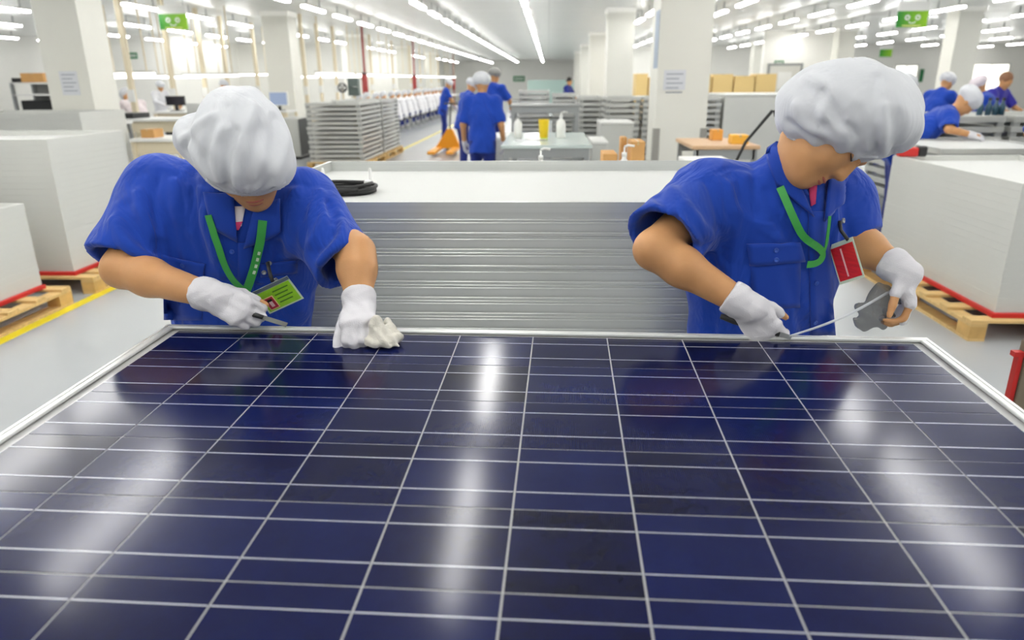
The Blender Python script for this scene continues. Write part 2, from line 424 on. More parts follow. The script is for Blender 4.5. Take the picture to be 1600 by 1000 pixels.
tb = thing('work_table', 'grey steel work table carrying the large solar panel', 'table', (PO[0], PO[1], 0))
c8 = [pan(x, y, z) for z in (-0.075, -0.0405) for x, y in ((-0.74, -0.42), (0.74, -0.42), (0.74, 0.42), (-0.74, 0.42))]
MB().add(c8, [(3,2,1,0),(4,5,6,7),(0,1,5,4),(1,2,6,5),(2,3,7,6),(3,0,4,7)]).build('table_top', m_grey, tb, world=True)
for x in (-0.68, 0.68):
    for y in (-0.37, 0.37):
        p = pan(x, y, -0.07); MB().box(p[0]-0.025, p[0]+0.025, p[1]-0.025, p[1]+0.025, 0, p[2]).build('leg', m_grey, tb, world=True)
for x in (-0.68, 0.68):
    p = pan(x, 0, 0); MB().box(p[0]-0.015, p[0]+0.015, p[1]-0.36, p[1]+0.36, 0.25, 0.28).build('stretcher', m_grey, tb, world=True)

# ------------------------------------------------------------------ pallets and stacks of finished panels
def pallet(x0, x1, y0, y1, label, small=False):
    cx, cy = (x0+x1)/2, (y0+y1)/2
    t = thing('wooden_pallet', label, 'pallet', (cx, cy, 0), 0, 'wooden pallets under panel stacks')
    w, d = (x1-x0)/2, (y1-y0)/2
    for x in (-w+0.05, 0, w-0.05):
        MB().box(x-0.05, x+0.05, -d, d, 0.0, 0.018).build('skid', m_wood, t)
        MB().box(x-0.05, x+0.05, -d, d, 0.095, 0.115).build('stringer', m_wood, t)
        for y in (-d+0.07, 0, d-0.07):
            MB().box(x-0.05, x+0.05, y-0.07, y+0.07, 0.018, 0.095).build('block', m_wood2, t)
    n = 5 if small else 7
    for k in range(n):
        y = -d+0.05+(2*d-0.1)*k/(n-1)
        MB().bbox(-w, w, y-0.05, y+0.05, 0.115, 0.135, 0.002).build('board', m_wood, t)
    return t
_pm = {}
def panel_mesh(w, d, th, m, ch=0.003, lip=0.03, rec=0.03):
    k = (round(w, 3), round(d, 3), th, m.name, ch)
    if k in _pm: return _pm[k]
    if ch < 0:                                        # frame sides with a lip, a groove and a ridge
        a = MB().box(-w/2+0.002, w/2-0.002, -d/2+0.002, d/2-0.002, 0.0004, th-0.0004).bbox(-w/2, w/2, -d/2, d/2, 0, 0.009, 0.001).bbox(-w/2+0.0006, w/2-0.0006, -d/2+0.0006, d/2-0.0006, 0.0125, th-0.0085, 0.0012).bbox(-w/2+0.0002, w/2-0.0002, -d/2+0.0002, d/2-0.0002, th-0.0055, th, 0.001).mesh('solar_panel')
    else: a = MB().bbox(-w/2, w/2, -d/2, d/2, 0, th, ch).mesh('solar_panel')
    a.materials.append(m)
    fr = MB().box(-w/2, w/2, -d/2, -d/2+lip, 0, th).box(-w/2, w/2, d/2-lip, d/2, 0, th).box(-w/2, -w/2+lip, -d/2+lip, d/2-lip, 0, th).box(w/2-lip, w/2, -d/2+lip, d/2-lip, 0, th).mesh('frame'); fr.materials.append(m)
    bs = MB().box(-w/2+lip*0.5, w/2-lip*0.5, -d/2+lip*0.5, d/2-lip*0.5, th-rec-0.006, th-rec).mesh('backsheet'); bs.materials.append(m_sheet)
    _pm[k] = (a, fr, bs); return _pm[k]
def stack(x0, x1, y0, y1, z0, n, pitch, th, where, m=None, jit=0.003, ch=0.003, lip=0.03, spacers=False, toplabel=None, zig=0.0):
    m = m or m_alu
    w, d = x1-x0, y1-y0; cx, cy = (x0+x1)/2, (y0+y1)/2
    a, fr, bs = panel_mesh(w, d, th, m, ch, lip, th*0.85)
    for k in range(n):
        dx, dy = random.uniform(-jit, jit), random.uniform(-jit, jit)
        loc = (cx+dx, cy+dy, z0+k*pitch)
        if k < n-1:
            o = bpy.data.objects.new('stacked_solar_panel', a); COL.objects.link(o); o.location = loc
            tag(o, 'silver framed solar panel in the stack ' + where, 'solar panel', 'panels in the stack ' + where)
            root = o
        else:
            t = thing('stacked_solar_panel', toplabel or ('topmost white backed panel on the stack ' + where), 'solar panel', loc, 0, 'panels in the stack ' + where)
            for nm, me in (('frame', fr), ('backsheet', bs)):
                o = bpy.data.objects.new(nm, me); COL.objects.link(o); o.parent = t
            root = t
        if spacers and k > 0:
            for sx in (-1, 1):
                for sy in (-1, 1):
                    o = bpy.data.objects.new('corner_spacer', spacer_mesh(pitch-th)); COL.objects.link(o); o.parent = root
                    o.location = (sx*(w/2-0.04), sy*(d/2-0.04), -(pitch-th))
_sm = {}
def spacer_mesh(h):
    k = round(h, 3)
    if k not in _sm:
        me = MB().box(-0.03, 0.03, -0.03, 0.03, 0, h).mesh('corner_spacer'); me.materials.append(m_grey); _sm[k] = me
    return _sm[k]
def base_board(x0, x1, y0, y1, z, label):
    tag(MB().bbox(x0, x1, y0, y1, z, z+0.03, 0.003).build('red_base_board', m_red), label, 'board', 'red boards under the panel stacks')

m_alu2 = mat('silver_frame_side', (206, 208, 204), 0.34, metal=0.5, var=0.08, vscale=1.5, stretch=(0.4, 0.4, 60))  # level streaks in the colour stand in for uneven reflections on the metal
m_pale = mat('pale_frame_side', (206, 207, 202), 0.45, metal=0.15, var=0.02, vscale=2.0)
# the long stack between the two workers
pallet(-0.92, 0.78, 1.88, 2.95, 'wooden pallet under the wide panel stack between the workers')
stack(-0.90, 0.757, 1.90, 2.935, 0.136, 24, 0.046, 0.0455, 'between the two workers', m_alu2, 0.0022, -1, 0.012, toplabel='topmost white backed panel between the workers, with the black cable on it')
# left of the aisle
pallet(-4.70, -3.52, 3.15, 4.88, 'nearest wooden pallet at the left edge beside the yellow line')
base_board(-4.66, -3.66, 3.15, 4.82, 0.135, 'red board under the low panel stack at the left edge')
stack(-4.67, -3.68, 3.17, 4.81, 0.165, 13, 0.0455, 0.0452, 'at the left edge beside the yellow line', m_pale, 0.001, 0.001)
pallet(-5.40, -3.50, 5.12, 6.25, 'wooden pallet under the tall pale stack at left')
base_board(-5.35, -3.66, 5.16, 6.19, 0.135, 'red board under the tall pale stack at left')
stack(-5.33, -3.68, 5.18, 6.17, 0.165, 22, 0.0455, 0.0452, 'tall and pale at left', m_pale, 0.001, 0.001)
pallet(-7.25, -5.5, 8.45, 9.45, 'wooden pallet hidden behind the tall pale stack at left')
stack(-7.2, -5.55, 8.48, 9.42, 0.136, 24, 0.0455, 0.0452, 'rearmost of the pale ones at left', m_pale, 0.001, 0.001)
# right of the aisle
pallet(2.60, 3.86, 4.24, 6.0, 'wooden pallet under the big pale stack at right')
base_board(2.75, 3.78, 4.29, 5.97, 0.135, 'red board under the big pale stack at right')
stack(2.77, 3.76, 4.31, 5.96, 0.165, 17, 0.0465, 0.0462, 'on the red edged pallet at right', m_pale, 0.001, 0.001)
# low stack seen past the right worker's elbow
pallet(2.35, 3.27, 7.25, 8.4, 'wooden pallet under the low white stack behind the right worker')
stack(2.38, 3.22, 7.3, 8.35, 0.136, 6, 0.046, 0.0455, 'low behind the elbow of the right worker', m_pale, 0.001, 0.001)
# spaced stacks by the aisle
pallet(-4.45, -3.35, 13.15, 14.9, 'pallet under the nearer spaced stack by the left workbenches')
stack(-4.4, -3.4, 13.2, 14.85, 0.14, 13, 0.083, 0.05, 'spaced apart by the aisle, nearer one', m_alu, 0.012, 0.002, spacers=True)
pallet(-4.45, -3.35, 14.98, 16.7, 'pallet under the farther spaced stack by the left workbenches')
stack(-4.4, -3.4, 15.02, 16.65, 0.14, 13, 0.083, 0.05, 'spaced apart by the aisle, farther one', m_alu, 0.012, 0.002, spacers=True)
# ------------------------------------------------------------------ things of the hall behind
def tbl(name, label, x0, x1, y0, y1, z, mt=None, shelf=None, th=0.035, cat='table', legs=0.04, apron=True):
    t = thing(name, label, cat, ((x0+x1)/2, (y0+y1)/2, 0))
    w, d = (x1-x0)/2, (y1-y0)/2
    MB().bbox(-w, w, -d, d, z-th, z, 0.004).build('table_top', mt or m_white, t)
    for sx in (-1, 1):
        for sy in (-1, 1):
            x, y = sx*(w-legs), sy*(d-legs)
            MB().box(x-legs/2, x+legs/2, y-legs/2, y+legs/2, 0, z-th).build('leg', m_steel, t)
    if apron:
        for sy in (-1, 1): MB().box(-w+legs, w-legs, sy*(d-0.03)-0.01, sy*(d-0.03)+0.01, z-th-0.09, z-th).build('apron', m_steel, t)
    if shelf: MB().box(-w+legs, w-legs, -d+legs, d-legs, shelf-0.02, shelf).build('shelf', m_grey, t)
    return t
def bottle(p, h, r, label, body=None, pump=True, group=None, spray=False):
    t = thing('spray_bottle' if spray else 'pump_bottle', label, 'bottle', tuple(p), 0, group)
    MB().lathe([(r*0.9, 0), (r, 0.01), (r, h*0.55), (r*0.75, h*0.68), (r*0.3, h*0.74), (r*0.3, h*0.8)], n=14).build('body', body or m_white, t, True)
    if pump:
        MB().lathe([(r*0.36, h*0.78), (r*0.36, h*0.86), (r*0.12, h*0.87), (r*0.12, h*0.97)], n=10).build('cap', m_white, t, True)
        MB().tube([(0, 0, h*0.97), (r*0.5, -0.0, h*1.0), (r*1.4, 0, h*0.985)], r*0.16, 6).build('nozzle', m_white, t, True)
    return t
def cardbox(x0, x1, y0, y1, z0, z1, label, m=None, name='cardboard_box', tape=True):
    t = thing(name, label, 'box', ((x0+x1)/2, (y0+y1)/2, z0))
    w, d, h = (x1-x0)/2, (y1-y0)/2, z1-z0
    MB().bbox(-w, w, -d, d, 0, h, 0.004).build('body', m or m_card, t)
    if tape: MB().box(-w*0.12, w*0.12, -d-0.001, d+0.001, h-0.02, h+0.001).build('tape', mat('box_tape', (190, 165, 120), 0.3), t)
    return t

# inspection table in the aisle with bottles, cup and plates
tbl('inspection_table', 'pale inspection table with bottles in the middle of the aisle', -0.46, 0.43, 7.1, 8.85, 0.95, mat('table_glaze', (200, 212, 208), 0.2), legs=0.05)
bottle((-0.33, 8.0, 0.95), 0.26, 0.045, 'white bottle at the left end of the aisle inspection table', pump=False)
cup = thing('plastic_cup', 'yellow plastic cup with green foot on the inspection table', 'cup', (-0.045, 7.7, 0.95))
MB().lathe([(0.04, 0), (0.042, 0.03)], n=16).build('foot', mat('cup_green', (190, 205, 40), 0.4), cup, True)
MB().lathe([(0.045, 0.03), (0.055, 0.2), (0.058, 0.21), (0.048, 0.205), (0.04, 0.05)], n=16).build('body', mat('cup_yellow', (240, 205, 20), 0.4), cup, True)
bottle((0.14, 8.0, 0.95), 0.27, 0.05, 'white spray bottle beside the yellow cup', spray=True)
t = thing('crumpled_sheet', 'flat white papers spread on the inspection table', 'paper', (-0.22, 7.6, 0.95))
MB().add([(-0.15, -0.1, 0.002), (0.12, -0.13, 0.003), (0.14, 0.1, 0.012), (-0.1, 0.12, 0.006), (-0.15, -0.1, 0), (0.12, -0.13, 0), (0.14, 0.1, 0), (-0.1, 0.12, 0)], [(0,1,2,3),(7,6,5,4),(0,4,5,1),(1,5,6,2),(2,6,7,3),(3,7,4,0)]).build('sheet', m_paper, t)
MB().add([(-0.02, 0.03, 0.014), (0.2, 0.0, 0.012), (0.22, 0.2, 0.018), (0.02, 0.22, 0.012), (-0.02, 0.03, 0.01), (0.2, 0.0, 0.008), (0.22, 0.2, 0.013), (0.02, 0.22, 0.008)], [(0,1,2,3),(7,6,5,4),(0,4,5,1),(1,5,6,2),(2,6,7,3),(3,7,4,0)]).build('sheet', m_white, t)
# raised shelf bench behind it
tbl('shelf_bench', 'tall grey two tier bench behind the inspection table', -0.6, 0.5, 11.3, 12.2, 1.19, m_grey, shelf=0.98, legs=0.06)
# low side table just beyond the long stack, with bottles and cartons
tbl('side_table', 'low white side table hidden beyond the stack between the workers', -0.15, 0.95, 3.45, 4.35, 0.97, m_white)
bottle((at(845, 250, 3.7)[0], 3.7, 0.97), 0.25, 0.035, 'white pump bottle right in front of the inspection table')
bottle((at(975, 250, 3.75)[0], 3.75, 0.97), 0.26, 0.036, 'white spray bottle beside the brown cartons', spray=True)
a = at(987, 218, 4.0)
cardbox(a[0], a[0]+0.075, 4.0, 4.2, 0.97, at(990, 221, 4.0)[2], 'upright brown carton next to the middle column foot')
cardbox(a[0]-0.035, a[0]+0.0, 4.22, 4.33, 0.97, at(985, 215, 4.2)[2], 'small brown carton behind the upright one')
cardbox(at(941, 240, 4.1)[0], at(963, 240, 4.1)[0], 4.02, 4.25, 0.97, at(950, 238, 4.1)[2], 'low open brown carton beside the white spray bottle', tape=False)
for k, px in enumerate((874, 893)):
    p = at(px, 249, 3.8)
    t = thing('tissue_wad', ('left' if k == 0 else 'right') + ' crumpled white tissue on the side table', 'tissue', (p[0], 3.8, 0.97))
    mb = MB(); n = 7
    mb.lathe([(0.02, 0), (0.036, 0.05), (0.03, 0.12), (0.012, 0.165)], n=n); mb.v = [(x*random.uniform(0.8, 1.2), y*random.uniform(0.8, 1.2), z*random.uniform(0.92, 1.08) if z else 0) for x, y, z in mb.v]
    mb.build('wad', m_white, t)
# white crates in the middle distance
def crate(name, label, x0, x1, y0, y1, z1, m=None, z0=0.0):
    t = thing(name, label, 'crate', ((x0+x1)/2, (y0+y1)/2, z0))
    w, d, h = (x1-x0)/2, (y1-y0)/2, z1-z0
    MB().bbox(-w, w, -d, d, 0.06, h-0.03, 0.006).build('body', m or m_pale, t)
    MB().bbox(-w-0.008, w+0.008, -d-0.008, d+0.008, h-0.03, h, 0.004).build('lid', m or m_white, t)
    for sx in (-1, 1): MB().box(sx*(w-0.05)-0.05, sx*(w-0.05)+0.05, -d, d, 0, 0.06).build('foot', m_grey, t)
    return t
crate('white_crate', 'pale crate left of the middle column under the louvred stacks', 0.74, 1.2, 10.4, 11.2, 0.98)
crate('white_crate', 'pale low crate at the right end of the inspection table', 0.52, 0.70, 8.6, 9.4, 0.86)
crate('white_crate', 'white low cabinet left of the inspection table behind the walking worker', -0.78, -0.48, 9.3, 10.2, 0.86)
# louvred stacks behind the bench
PL = dict(m=m_alu, jit=0.01, ch=0.002, spacers=True)
stack(-0.62, 0.02, 15.2, 16.6, 0.0, 15, 0.092, 0.055, 'farthest behind the tall grey bench', **PL)
stack(0.08, 0.55, 15.0, 16.6, 0.0, 14, 0.094, 0.055, 'behind the right end of the tall grey bench', **PL)
stack(0.56, 1.0, 13.4, 15.0, 0.0, 14, 0.092, 0.055, 'right of the tall grey bench', **PL)
stack(0.95, 1.5, 12.2, 13.2, 0.0, 14, 0.094, 0.055, 'behind the pale crate by the middle column', **PL)
stack(1.55, 2.1, 12.2, 13.2, 0.0, 14, 0.094, 0.055, 'half hidden by the middle column', **PL)
stack(2.25, 2.53, 11.0, 12.4, 0.0, 16, 0.083, 0.045, 'just right of the middle column', **PL)
crate('tall_white_block', 'tall pale wrapped block right of the middle column', 2.58, 3.9, 11.0, 12.45, 1.33, m_pale)
# brown bench right of the middle column
tbl('brown_bench', 'brown topped bench right of the middle column', 1.3, 1.9, 6.6, 7.5, 0.98, mat('brown_board', (206, 170, 132), 0.5), shelf=0.72)
cardbox(1.6, 1.70, 7.2, 7.35, 0.98, 1.08, 'small orange carton at the back of the brown bench', mat('orange_card', (226, 160, 70), 0.6))
cardbox(1.68, 1.83, 6.75, 6.9, 0.98, 1.06, 'yellow orange carton at the right of the brown bench', mat('yellow_card', (236, 178, 62), 0.6))
tbl('white_side_table', 'white low table in front of the brown bench by the column', 0.98, 1.3, 4.6, 5.5, 1.0, m_white)
# black hooked rod leaning behind the right worker
a, b, c = at(1165, 222, 4.2), at(1207, 173, 4.2), at(1212, 182, 4.2)
rod = thing('black_hose', 'thin black hose rising behind the right worker shoulder', 'hose', (a[0], 4.2, 0))
MB().tube([(a[0]-0.42, 4.2, 0.0), (a[0]-0.25, 4.2, 0.6), tuple(a), tuple(b), (b[0]+0.012, 4.2, b[2]+0.003), tuple(c)], 0.009, 8).build('pipe', m_black, rod, True, world=True)
MB().lathe([(0.14, 0), (0.14, 0.015), (0.02, 0.03)], (a[0]-0.42, 4.2, 0), 14).build('foot', m_dark, rod, True, world=True)

# left: shelf, cabinets, monitors, work desks
def shelf_unit(x0, x1, y0, y1, zs, label):
    t = thing('shelf_unit', label, 'shelf', ((x0+x1)/2, (y0+y1)/2, 0))
    w, d = (x1-x0)/2, (y1-y0)/2
    for z in zs: MB().box(-w, w, -d, d, z-0.03, z).build('shelf', m_white, t)
    for sx in (-1, 1):
        for sy in (-1, 1): MB().box(sx*(w-0.025)-0.025, sx*(w-0.025)+0.025, sy*(d-0.025)-0.025, sy*(d-0.025)+0.025, 0, zs[-1]).build('post', m_steel, t)
    MB().box(-w, w, d-0.01, d, 0.1, zs[-1]).build('back_panel', m_grey, t)
    return t
ys_ = 13.0
xa, xb = at(12, 120, ys_)[0], at(84, 120, ys_)[0]
shelf_unit(xa, xb, ys_, ys_+0.6, (0.4, 1.08, 1.38, 1.58), 'white metal shelf unit at the far left with a brown box on top')
MB_ = cardbox(xa+0.2, xa+0.62, ys_+0.05, ys_+0.5, 1.58, 1.74, 'brown carton on top of the far left shelf unit')
cardbox(xa+0.02, xa+0.19, ys_+0.05, ys_+0.4, 1.58, 1.66, 'flat black box beside the carton on the shelf unit', m_dark, 'black_box', False)
cardbox(xa+0.1, xb-0.1, ys_+0.06, ys_+0.4, 1.08, 1.27, 'black bin on the middle board of the shelf unit', m_dark, 'black_box', False)
def monitor(p, w, h, label, screen, rot=0.0):
    t = thing('computer_monitor', label, 'monitor', tuple(p), rot)
    MB().bbox(-w/2, w/2, -0.02, 0.03, 0.1, 0.1+h, 0.004).build('case', m_dark if screen else m_white, t)
    MB().box(-w/2+0.02, w/2-0.02, -0.024, -0.02, 0.12, 0.08+h).build('screen', screen or mat('screen_blue', (150, 165, 195), 0.2, emit=0.25), t)
    MB().box(-0.03, 0.03, 0.0, 0.03, 0, 0.12).build('neck', m_dark, t)
    MB().box(-0.1, 0.1, -0.06, 0.1, 0, 0.012).build('foot', m_dark, t)
m_scr_d = mat('screen_dark', (30, 32, 40), 0.2)
m_scr_p = mat('screen_pink', (225, 196, 196), 0.3, emit=0.2)
def desk(x0, x1, y0, y1, z, label, posts=True):
    t = thing('workbench', label, 'workbench', ((x0+x1)/2, (y0+y1)/2, 0))
    w, d = (x1-x0)/2, (y1-y0)/2
    MB().bbox(-w, w, -d, d, z-0.04, z, 0.004).build('bench_top', m_white, t)
    for sx in (-1, 1):
        for sy in (-1, 1): MB().box(sx*(w-0.03)-0.025, sx*(w-0.03)+0.025, sy*(d-0.03)-0.025, sy*(d-0.03)+0.025, 0, z-0.04).build('leg', m_cream, t)
    MB().box(-w+0.05, w-0.05, -d+0.04, -d+0.055, z-0.2, z-0.04).build('apron', m_cream, t)
    MB().box(-w+0.05, w-0.05, -d+0.1, d-0.05, z-0.52, z-0.5).build('shelf', m_grey, t)
    if posts:
        for sx in (-1, 1): MB().box(sx*(w-0.1)-0.02, sx*(w-0.1)+0.02, d-0.05, d-0.01, z, z+0.75).build('post', m_cream, t)
        MB().box(-w+0.08, w-0.08, d-0.12, d-0.0, z+0.42, z+0.45).build('upper_shelf', m_white, t)
    return t
desk(-5.48, -4.8, 9.3, 10.0, 0.86, 'white workbench with drawers between the pale stacks and the left worker cap', posts=False)
desk(-7.0, -5.75, 11.2, 12.0, 1.02, 'pale workbench with black trays behind the white bench', posts=False)
desk(-7.3, -6.5, 13.3, 14.1, 1.05, 'workbench with a black monitor behind the left worker', posts=False)
p = at(166, 158, 10.4)
monitor((p[0], 10.4, 1.02), 0.26, 0.24, 'small pinkish screen beside the foot of the left column', m_scr_p)
tbl('screen_stand', 'small white stand under the pinkish screen', p[0]-0.2, p[0]+0.2, 10.25, 10.65, 1.02, m_white)
p = at(275, 163, 13.6); monitor((p[0], 13.6, 1.05), 0.36, 0.17, 'black monitor on the bench behind the left worker cap', m_scr_d)
p = at(200, 184, 11.5); cardbox(p[0]-0.2, p[0]+0.2, 11.3, 11.8, 1.02, 1.10, 'black tray on the pale workbench beside the pale stacks', m_dark, 'black_tray', False)
p = at(225, 198, 11.5); cardbox(p[0]-0.1, p[0]+0.14, 11.35, 11.6, 0.522, 0.72, 'black bin on the lower shelf of the pale workbench', m_dark, 'black_bin', False)
p = at(275, 190, 13.6); cardbox(p[0]-0.18, p[0]+0.17, 13.5, 13.9, 0.552, 0.85, 'black bin under the bench with the black monitor', m_dark, 'black_bin', False)
p = at(205, 200, 9.6); cardbox(-5.4, -5.22, 9.45, 9.7, 0.86, 0.97, 'small brown carton on the white workbench at left', tape=True)
p = at(215, 245, 9.5); cardbox(p[0]-0.08, p[0]+0.08, 9.45, 9.7, 0.362, 0.48, 'brown carton on the lower shelf of the white workbench')
t = thing('partition_screen', 'grey partition screen just behind the left worker cap', 'screen', (at(330, 170, 12.2)[0], 12.2, 0))
MB().bbox(-0.42, 0.42, -0.02, 0.02, 0.1, 1.22, 0.004).build('panel', mat('partition_grey', (196, 197, 194), 0.6), t)
for x in (-0.38, 0.38): MB().box(x-0.02, x+0.02, -0.2, 0.2, 0, 0.1).build('foot', m_steel, t)
# cabinet and monitor by the second column
xr, xl = at(467, 210, 15.0)[0], at(440, 210, 15.0)[0]
t = thing('equipment_cabinet', 'pale equipment cabinet with a dark side next to the spaced stacks', 'cabinet', ((xl+xr)/2, 15.4, 0))
w = (xr-xl)/2
MB().bbox(-w, w, -0.4, 0.5, 0.06, 0.84, 0.005).build('body', m_pale, t)
MB().box(w, w+0.012, -0.38, 0.48, 0.08, 0.82).build('side_sheet', mat('side_dark_grey', (92, 94, 94), 0.6), t)  # darker grey sheet covering the right side of the cabinet
MB().box(-w, w, -0.36, 0.46, 0.0, 0.06).build('plinth', m_dark, t)
desk(-6.45, -5.75, 16.0, 16.7, 0.95, 'small bench with a bluish screen in front of the second column', posts=False)
p = at(436, 160, 16.3); monitor((p[0], 16.3, 0.95), 0.42, 0.3, 'pale blue screen on the small bench by the second column', None)
# round fan and grey control box above the spaced stacks
fan = thing('round_fan', 'round dark fan on a stand above the spaced stack', 'fan', (at(535, 137, 17.7)[0], 17.7, 0))
zf = at(535, 137, 17.7)[2]
mb = MB(); ring(mb, 0, zf, 0.11, 0.02, -0.04, 0.04, 0, 360, 24); mb.build('guard', m_dark, fan)
mb = MB()
for k in range(4):
    a = k*math.pi/2+0.3; mb.prism([(0, zf), (0.085*math.cos(a), zf+0.085*math.sin(a)), (0.085*math.cos(a+0.9), zf+0.085*math.sin(a+0.9))], -0.01, 0.01)
mb.build('blades', m_grey, fan)
MB().box(-0.02, 0.02, 0.02, 0.05, 0, zf).build('pole', m_cream, fan); MB().lathe([(0.2, 0), (0.2, 0.03), (0.03, 0.05)], n=16).build('base', m_dark, fan)
zc = at(553, 136, 17.9)[2]
cb = thing('control_box', 'dark green control box on a post above the spaced stack', 'box', (at(553, 136, 17.9)[0], 17.9, 0))
MB().bbox(-0.13, 0.13, -0.08, 0.08, zc-0.2, zc+0.2, 0.006).build('case', mat('control_green', (96, 108, 104), 0.5), cb)
MB().lathe([(0.06, 0), (0.06, 0.01)], n=14).build('dial', m_white, cb).location = (0.05, -0.085, zc)
MB().box(-0.025, 0.025, -0.025, 0.025, 0, zc-0.2).build('post', m_cream, cb)

# service posts from the benches to the ceiling, with light bars
def post(px, y, label, m, r=0.035, z0=0.0, dark=False):
    x = at(px, 80, y)[0]
    t = thing('service_post', label, 'post', (x, y, z0), 0, 'service posts of the left work lines')
    MB().box(-r, r, -r, r, 0.0, CEIL-z0).build('mast', m, t)
    MB().box(-r*2, r*2, -r*2, r*2, 0.0, 0.02).build('base_plate', m_steel, t)
    MB().box(-r*1.5, r*1.5, -r*1.7, -r, 1.25, 1.45).build('socket_box', m_white, t)
names = ['first', 'second', 'third', 'fourth', 'fifth', 'sixth', 'seventh', 'eighth', 'ninth']
for k, (px, y) in enumerate(((196, 12.3), (262, 14.3), (313, 16.3), (349, 18.3), (397, 20.5), (473, 18.0), (497, 20.9), (522, 22.0), (578, 26.1))):
    post(px, y, names[k] + ' cream service post counted from the left column', m_cream, 0.04)
for k, (px, y) in enumerate(((612, 30.1), (640, 34.1), (655, 38.1), (672, 42.1), (684, 46.0))):
    post(px, y, 'thin cream post far along the seated work line', m_cream, 0.035)
m_pipe = mat('pipe_red', (150, 50, 48), 0.5)
for k, (px, y, nm) in enumerate(((568, 22.1, 'nearest'), (646, 30.1, 'middle'), (708, 46.1, 'farthest'))):
    x = at(px, 90, y)[0]
    t = thing('red_pipe', nm + ' upright red fire pipe along the seated work line', 'pipe', (x, y, 0))
    MB().tube([(0, 0, 0.0), (0, 0, CEIL)], 0.035, 8).build('riser', m_pipe, t, True)
    MB().tube([(0, -0.06, 1.0), (0, -0.06, 1.75)], 0.09, 10).build('extinguisher', m_pipe, t, True)
    MB().box(-0.05, 0.05, -0.16, 0.05, 1.75, 1.8).build('valve', m_dark, t)
# long benches of the seated line, light bars over them
for k in range(7):
    y0 = 18.2+k*4.0
    o = desk(-6.1, -5.4, y0, y0+3.85, 0.78, 'long white workbench of the seated line, %s from the front' % names[k], posts=False)
    lb = thing('bench_light_bar', 'light bar over the %s long bench of the seated line' % names[k], 'lamp', (-5.75, y0+1.9, 1.72), 0, 'light bars over the seated line')
    MB().box(-0.06, 0.06, -1.6, 1.6, 0.0, 0.04).build('tube', mat('bar_tube', (255, 253, 246), 0.4, emit=6.0), lb)
    MB().box(-0.08, 0.08, -1.65, 1.65, 0.04, 0.09).build('case', m_lampcase, lb)
    for yy in (-1.4, 1.4): MB().box(-0.012, 0.012, yy-0.012, yy+0.012, 0.09, CEIL-1.72).build('hanger', m_cream, lb)
for k, (px, py, y, w) in enumerate(((215, 122, 15.5, 0.6), (285, 122, 17.5, 0.5), (330, 120, 16.0, 0.6), (190, 118, 13.2, 0.6), (380, 118, 22, 0.9), (510, 121, 24, 1.2))):
    p = at(px, py, y)
    lb = thing('bench_light_bar', 'short cross light bar over the left benches, %s of six' % names[k], 'lamp', tuple(p), 0, 'short light bars over the left benches')
    MB().box(-w, w, -0.05, 0.05, 0, 0.04).build('tube', mat('bar_tube', (255, 253, 246), 0.4, emit=6.0), lb)
    MB().box(-w-0.02, w+0.02, -0.07, 0.07, 0.04, 0.08).build('case', m_lampcase, lb)
    for s in (-1, 1): MB().box(s*w*0.8-0.01, s*w*0.8+0.01, -0.01, 0.01, 0.08, CEIL-p[2]).build('hanger', m_cream, lb)

# orange pallet truck
p = at(702, 214, 17.0)
pt = thing('pallet_truck', 'orange hand pallet truck in the aisle behind the walking worker', 'pallet truck', (p[0], 16.6, 0))
m_or = mat('truck_orange', (236, 158, 20), 0.45)
MB().add([(-0.28, 0, 0.08), (0.3, 0, 0.08), (0.12, 0, 0.5), (0.0, 0, 0.5), (-0.28, 0.25, 0.08), (0.3, 0.25, 0.08), (0.12, 0.18, 0.5), (0.0, 0.18, 0.5)], [(0,1,2,3),(7,6,5,4),(0,4,5,1),(1,5,6,2),(2,6,7,3),(3,7,4,0)]).build('body', m_or, pt)
for x in (-0.26, 0.14): MB().bbox(x-0.02, x+0.14, -1.15, 0.05, 0.05, 0.11, 0.01).build('fork', m_or, pt)
MB().tube([(0.06, 0.1, 0.5), (0.06, 0.45, 1.05)], 0.018, 8).build('handle_bar', m_dark, pt, True)
MB().tube([(-0.1, 0.45, 1.05), (0.22, 0.45, 1.05)], 0.018, 8).build('grip', m_dark, pt, True)
for x in (-0.04, 0.12): MB().tube([(x, 0.2, 0.08), (x+0.05, 0.2, 0.08)], 0.08, 12).build('wheel', m_dark, pt, True)

# far end: pale machines and wood cartons
crate('far_machine', 'pale green glassed machine at the far end of the aisle', -1.4, 2.2, 50, 51.5, 1.55, mat('machine_green', (186, 212, 204), 0.4))
for k in range(4):
    xa = 4.15+k*0.62
    cardbox(xa, xa+0.58, 22.0, 22.7, 0, 1.62+0.05*(k % 2), '%s upright wooden carton of the row right of the middle column' % names[k], mat('wood_carton', (226, 196, 132), 0.6), 'wooden_carton')
for k in range(3):
    xa = 2.5+k*0.36
    cardbox(xa, xa+0.33, 21.5, 22.3, 0, 1.7-0.1*(k % 2), '%s wooden carton seen left of the middle column' % names[k], mat('wood_carton', (226, 196, 132), 0.6), 'wooden_carton')

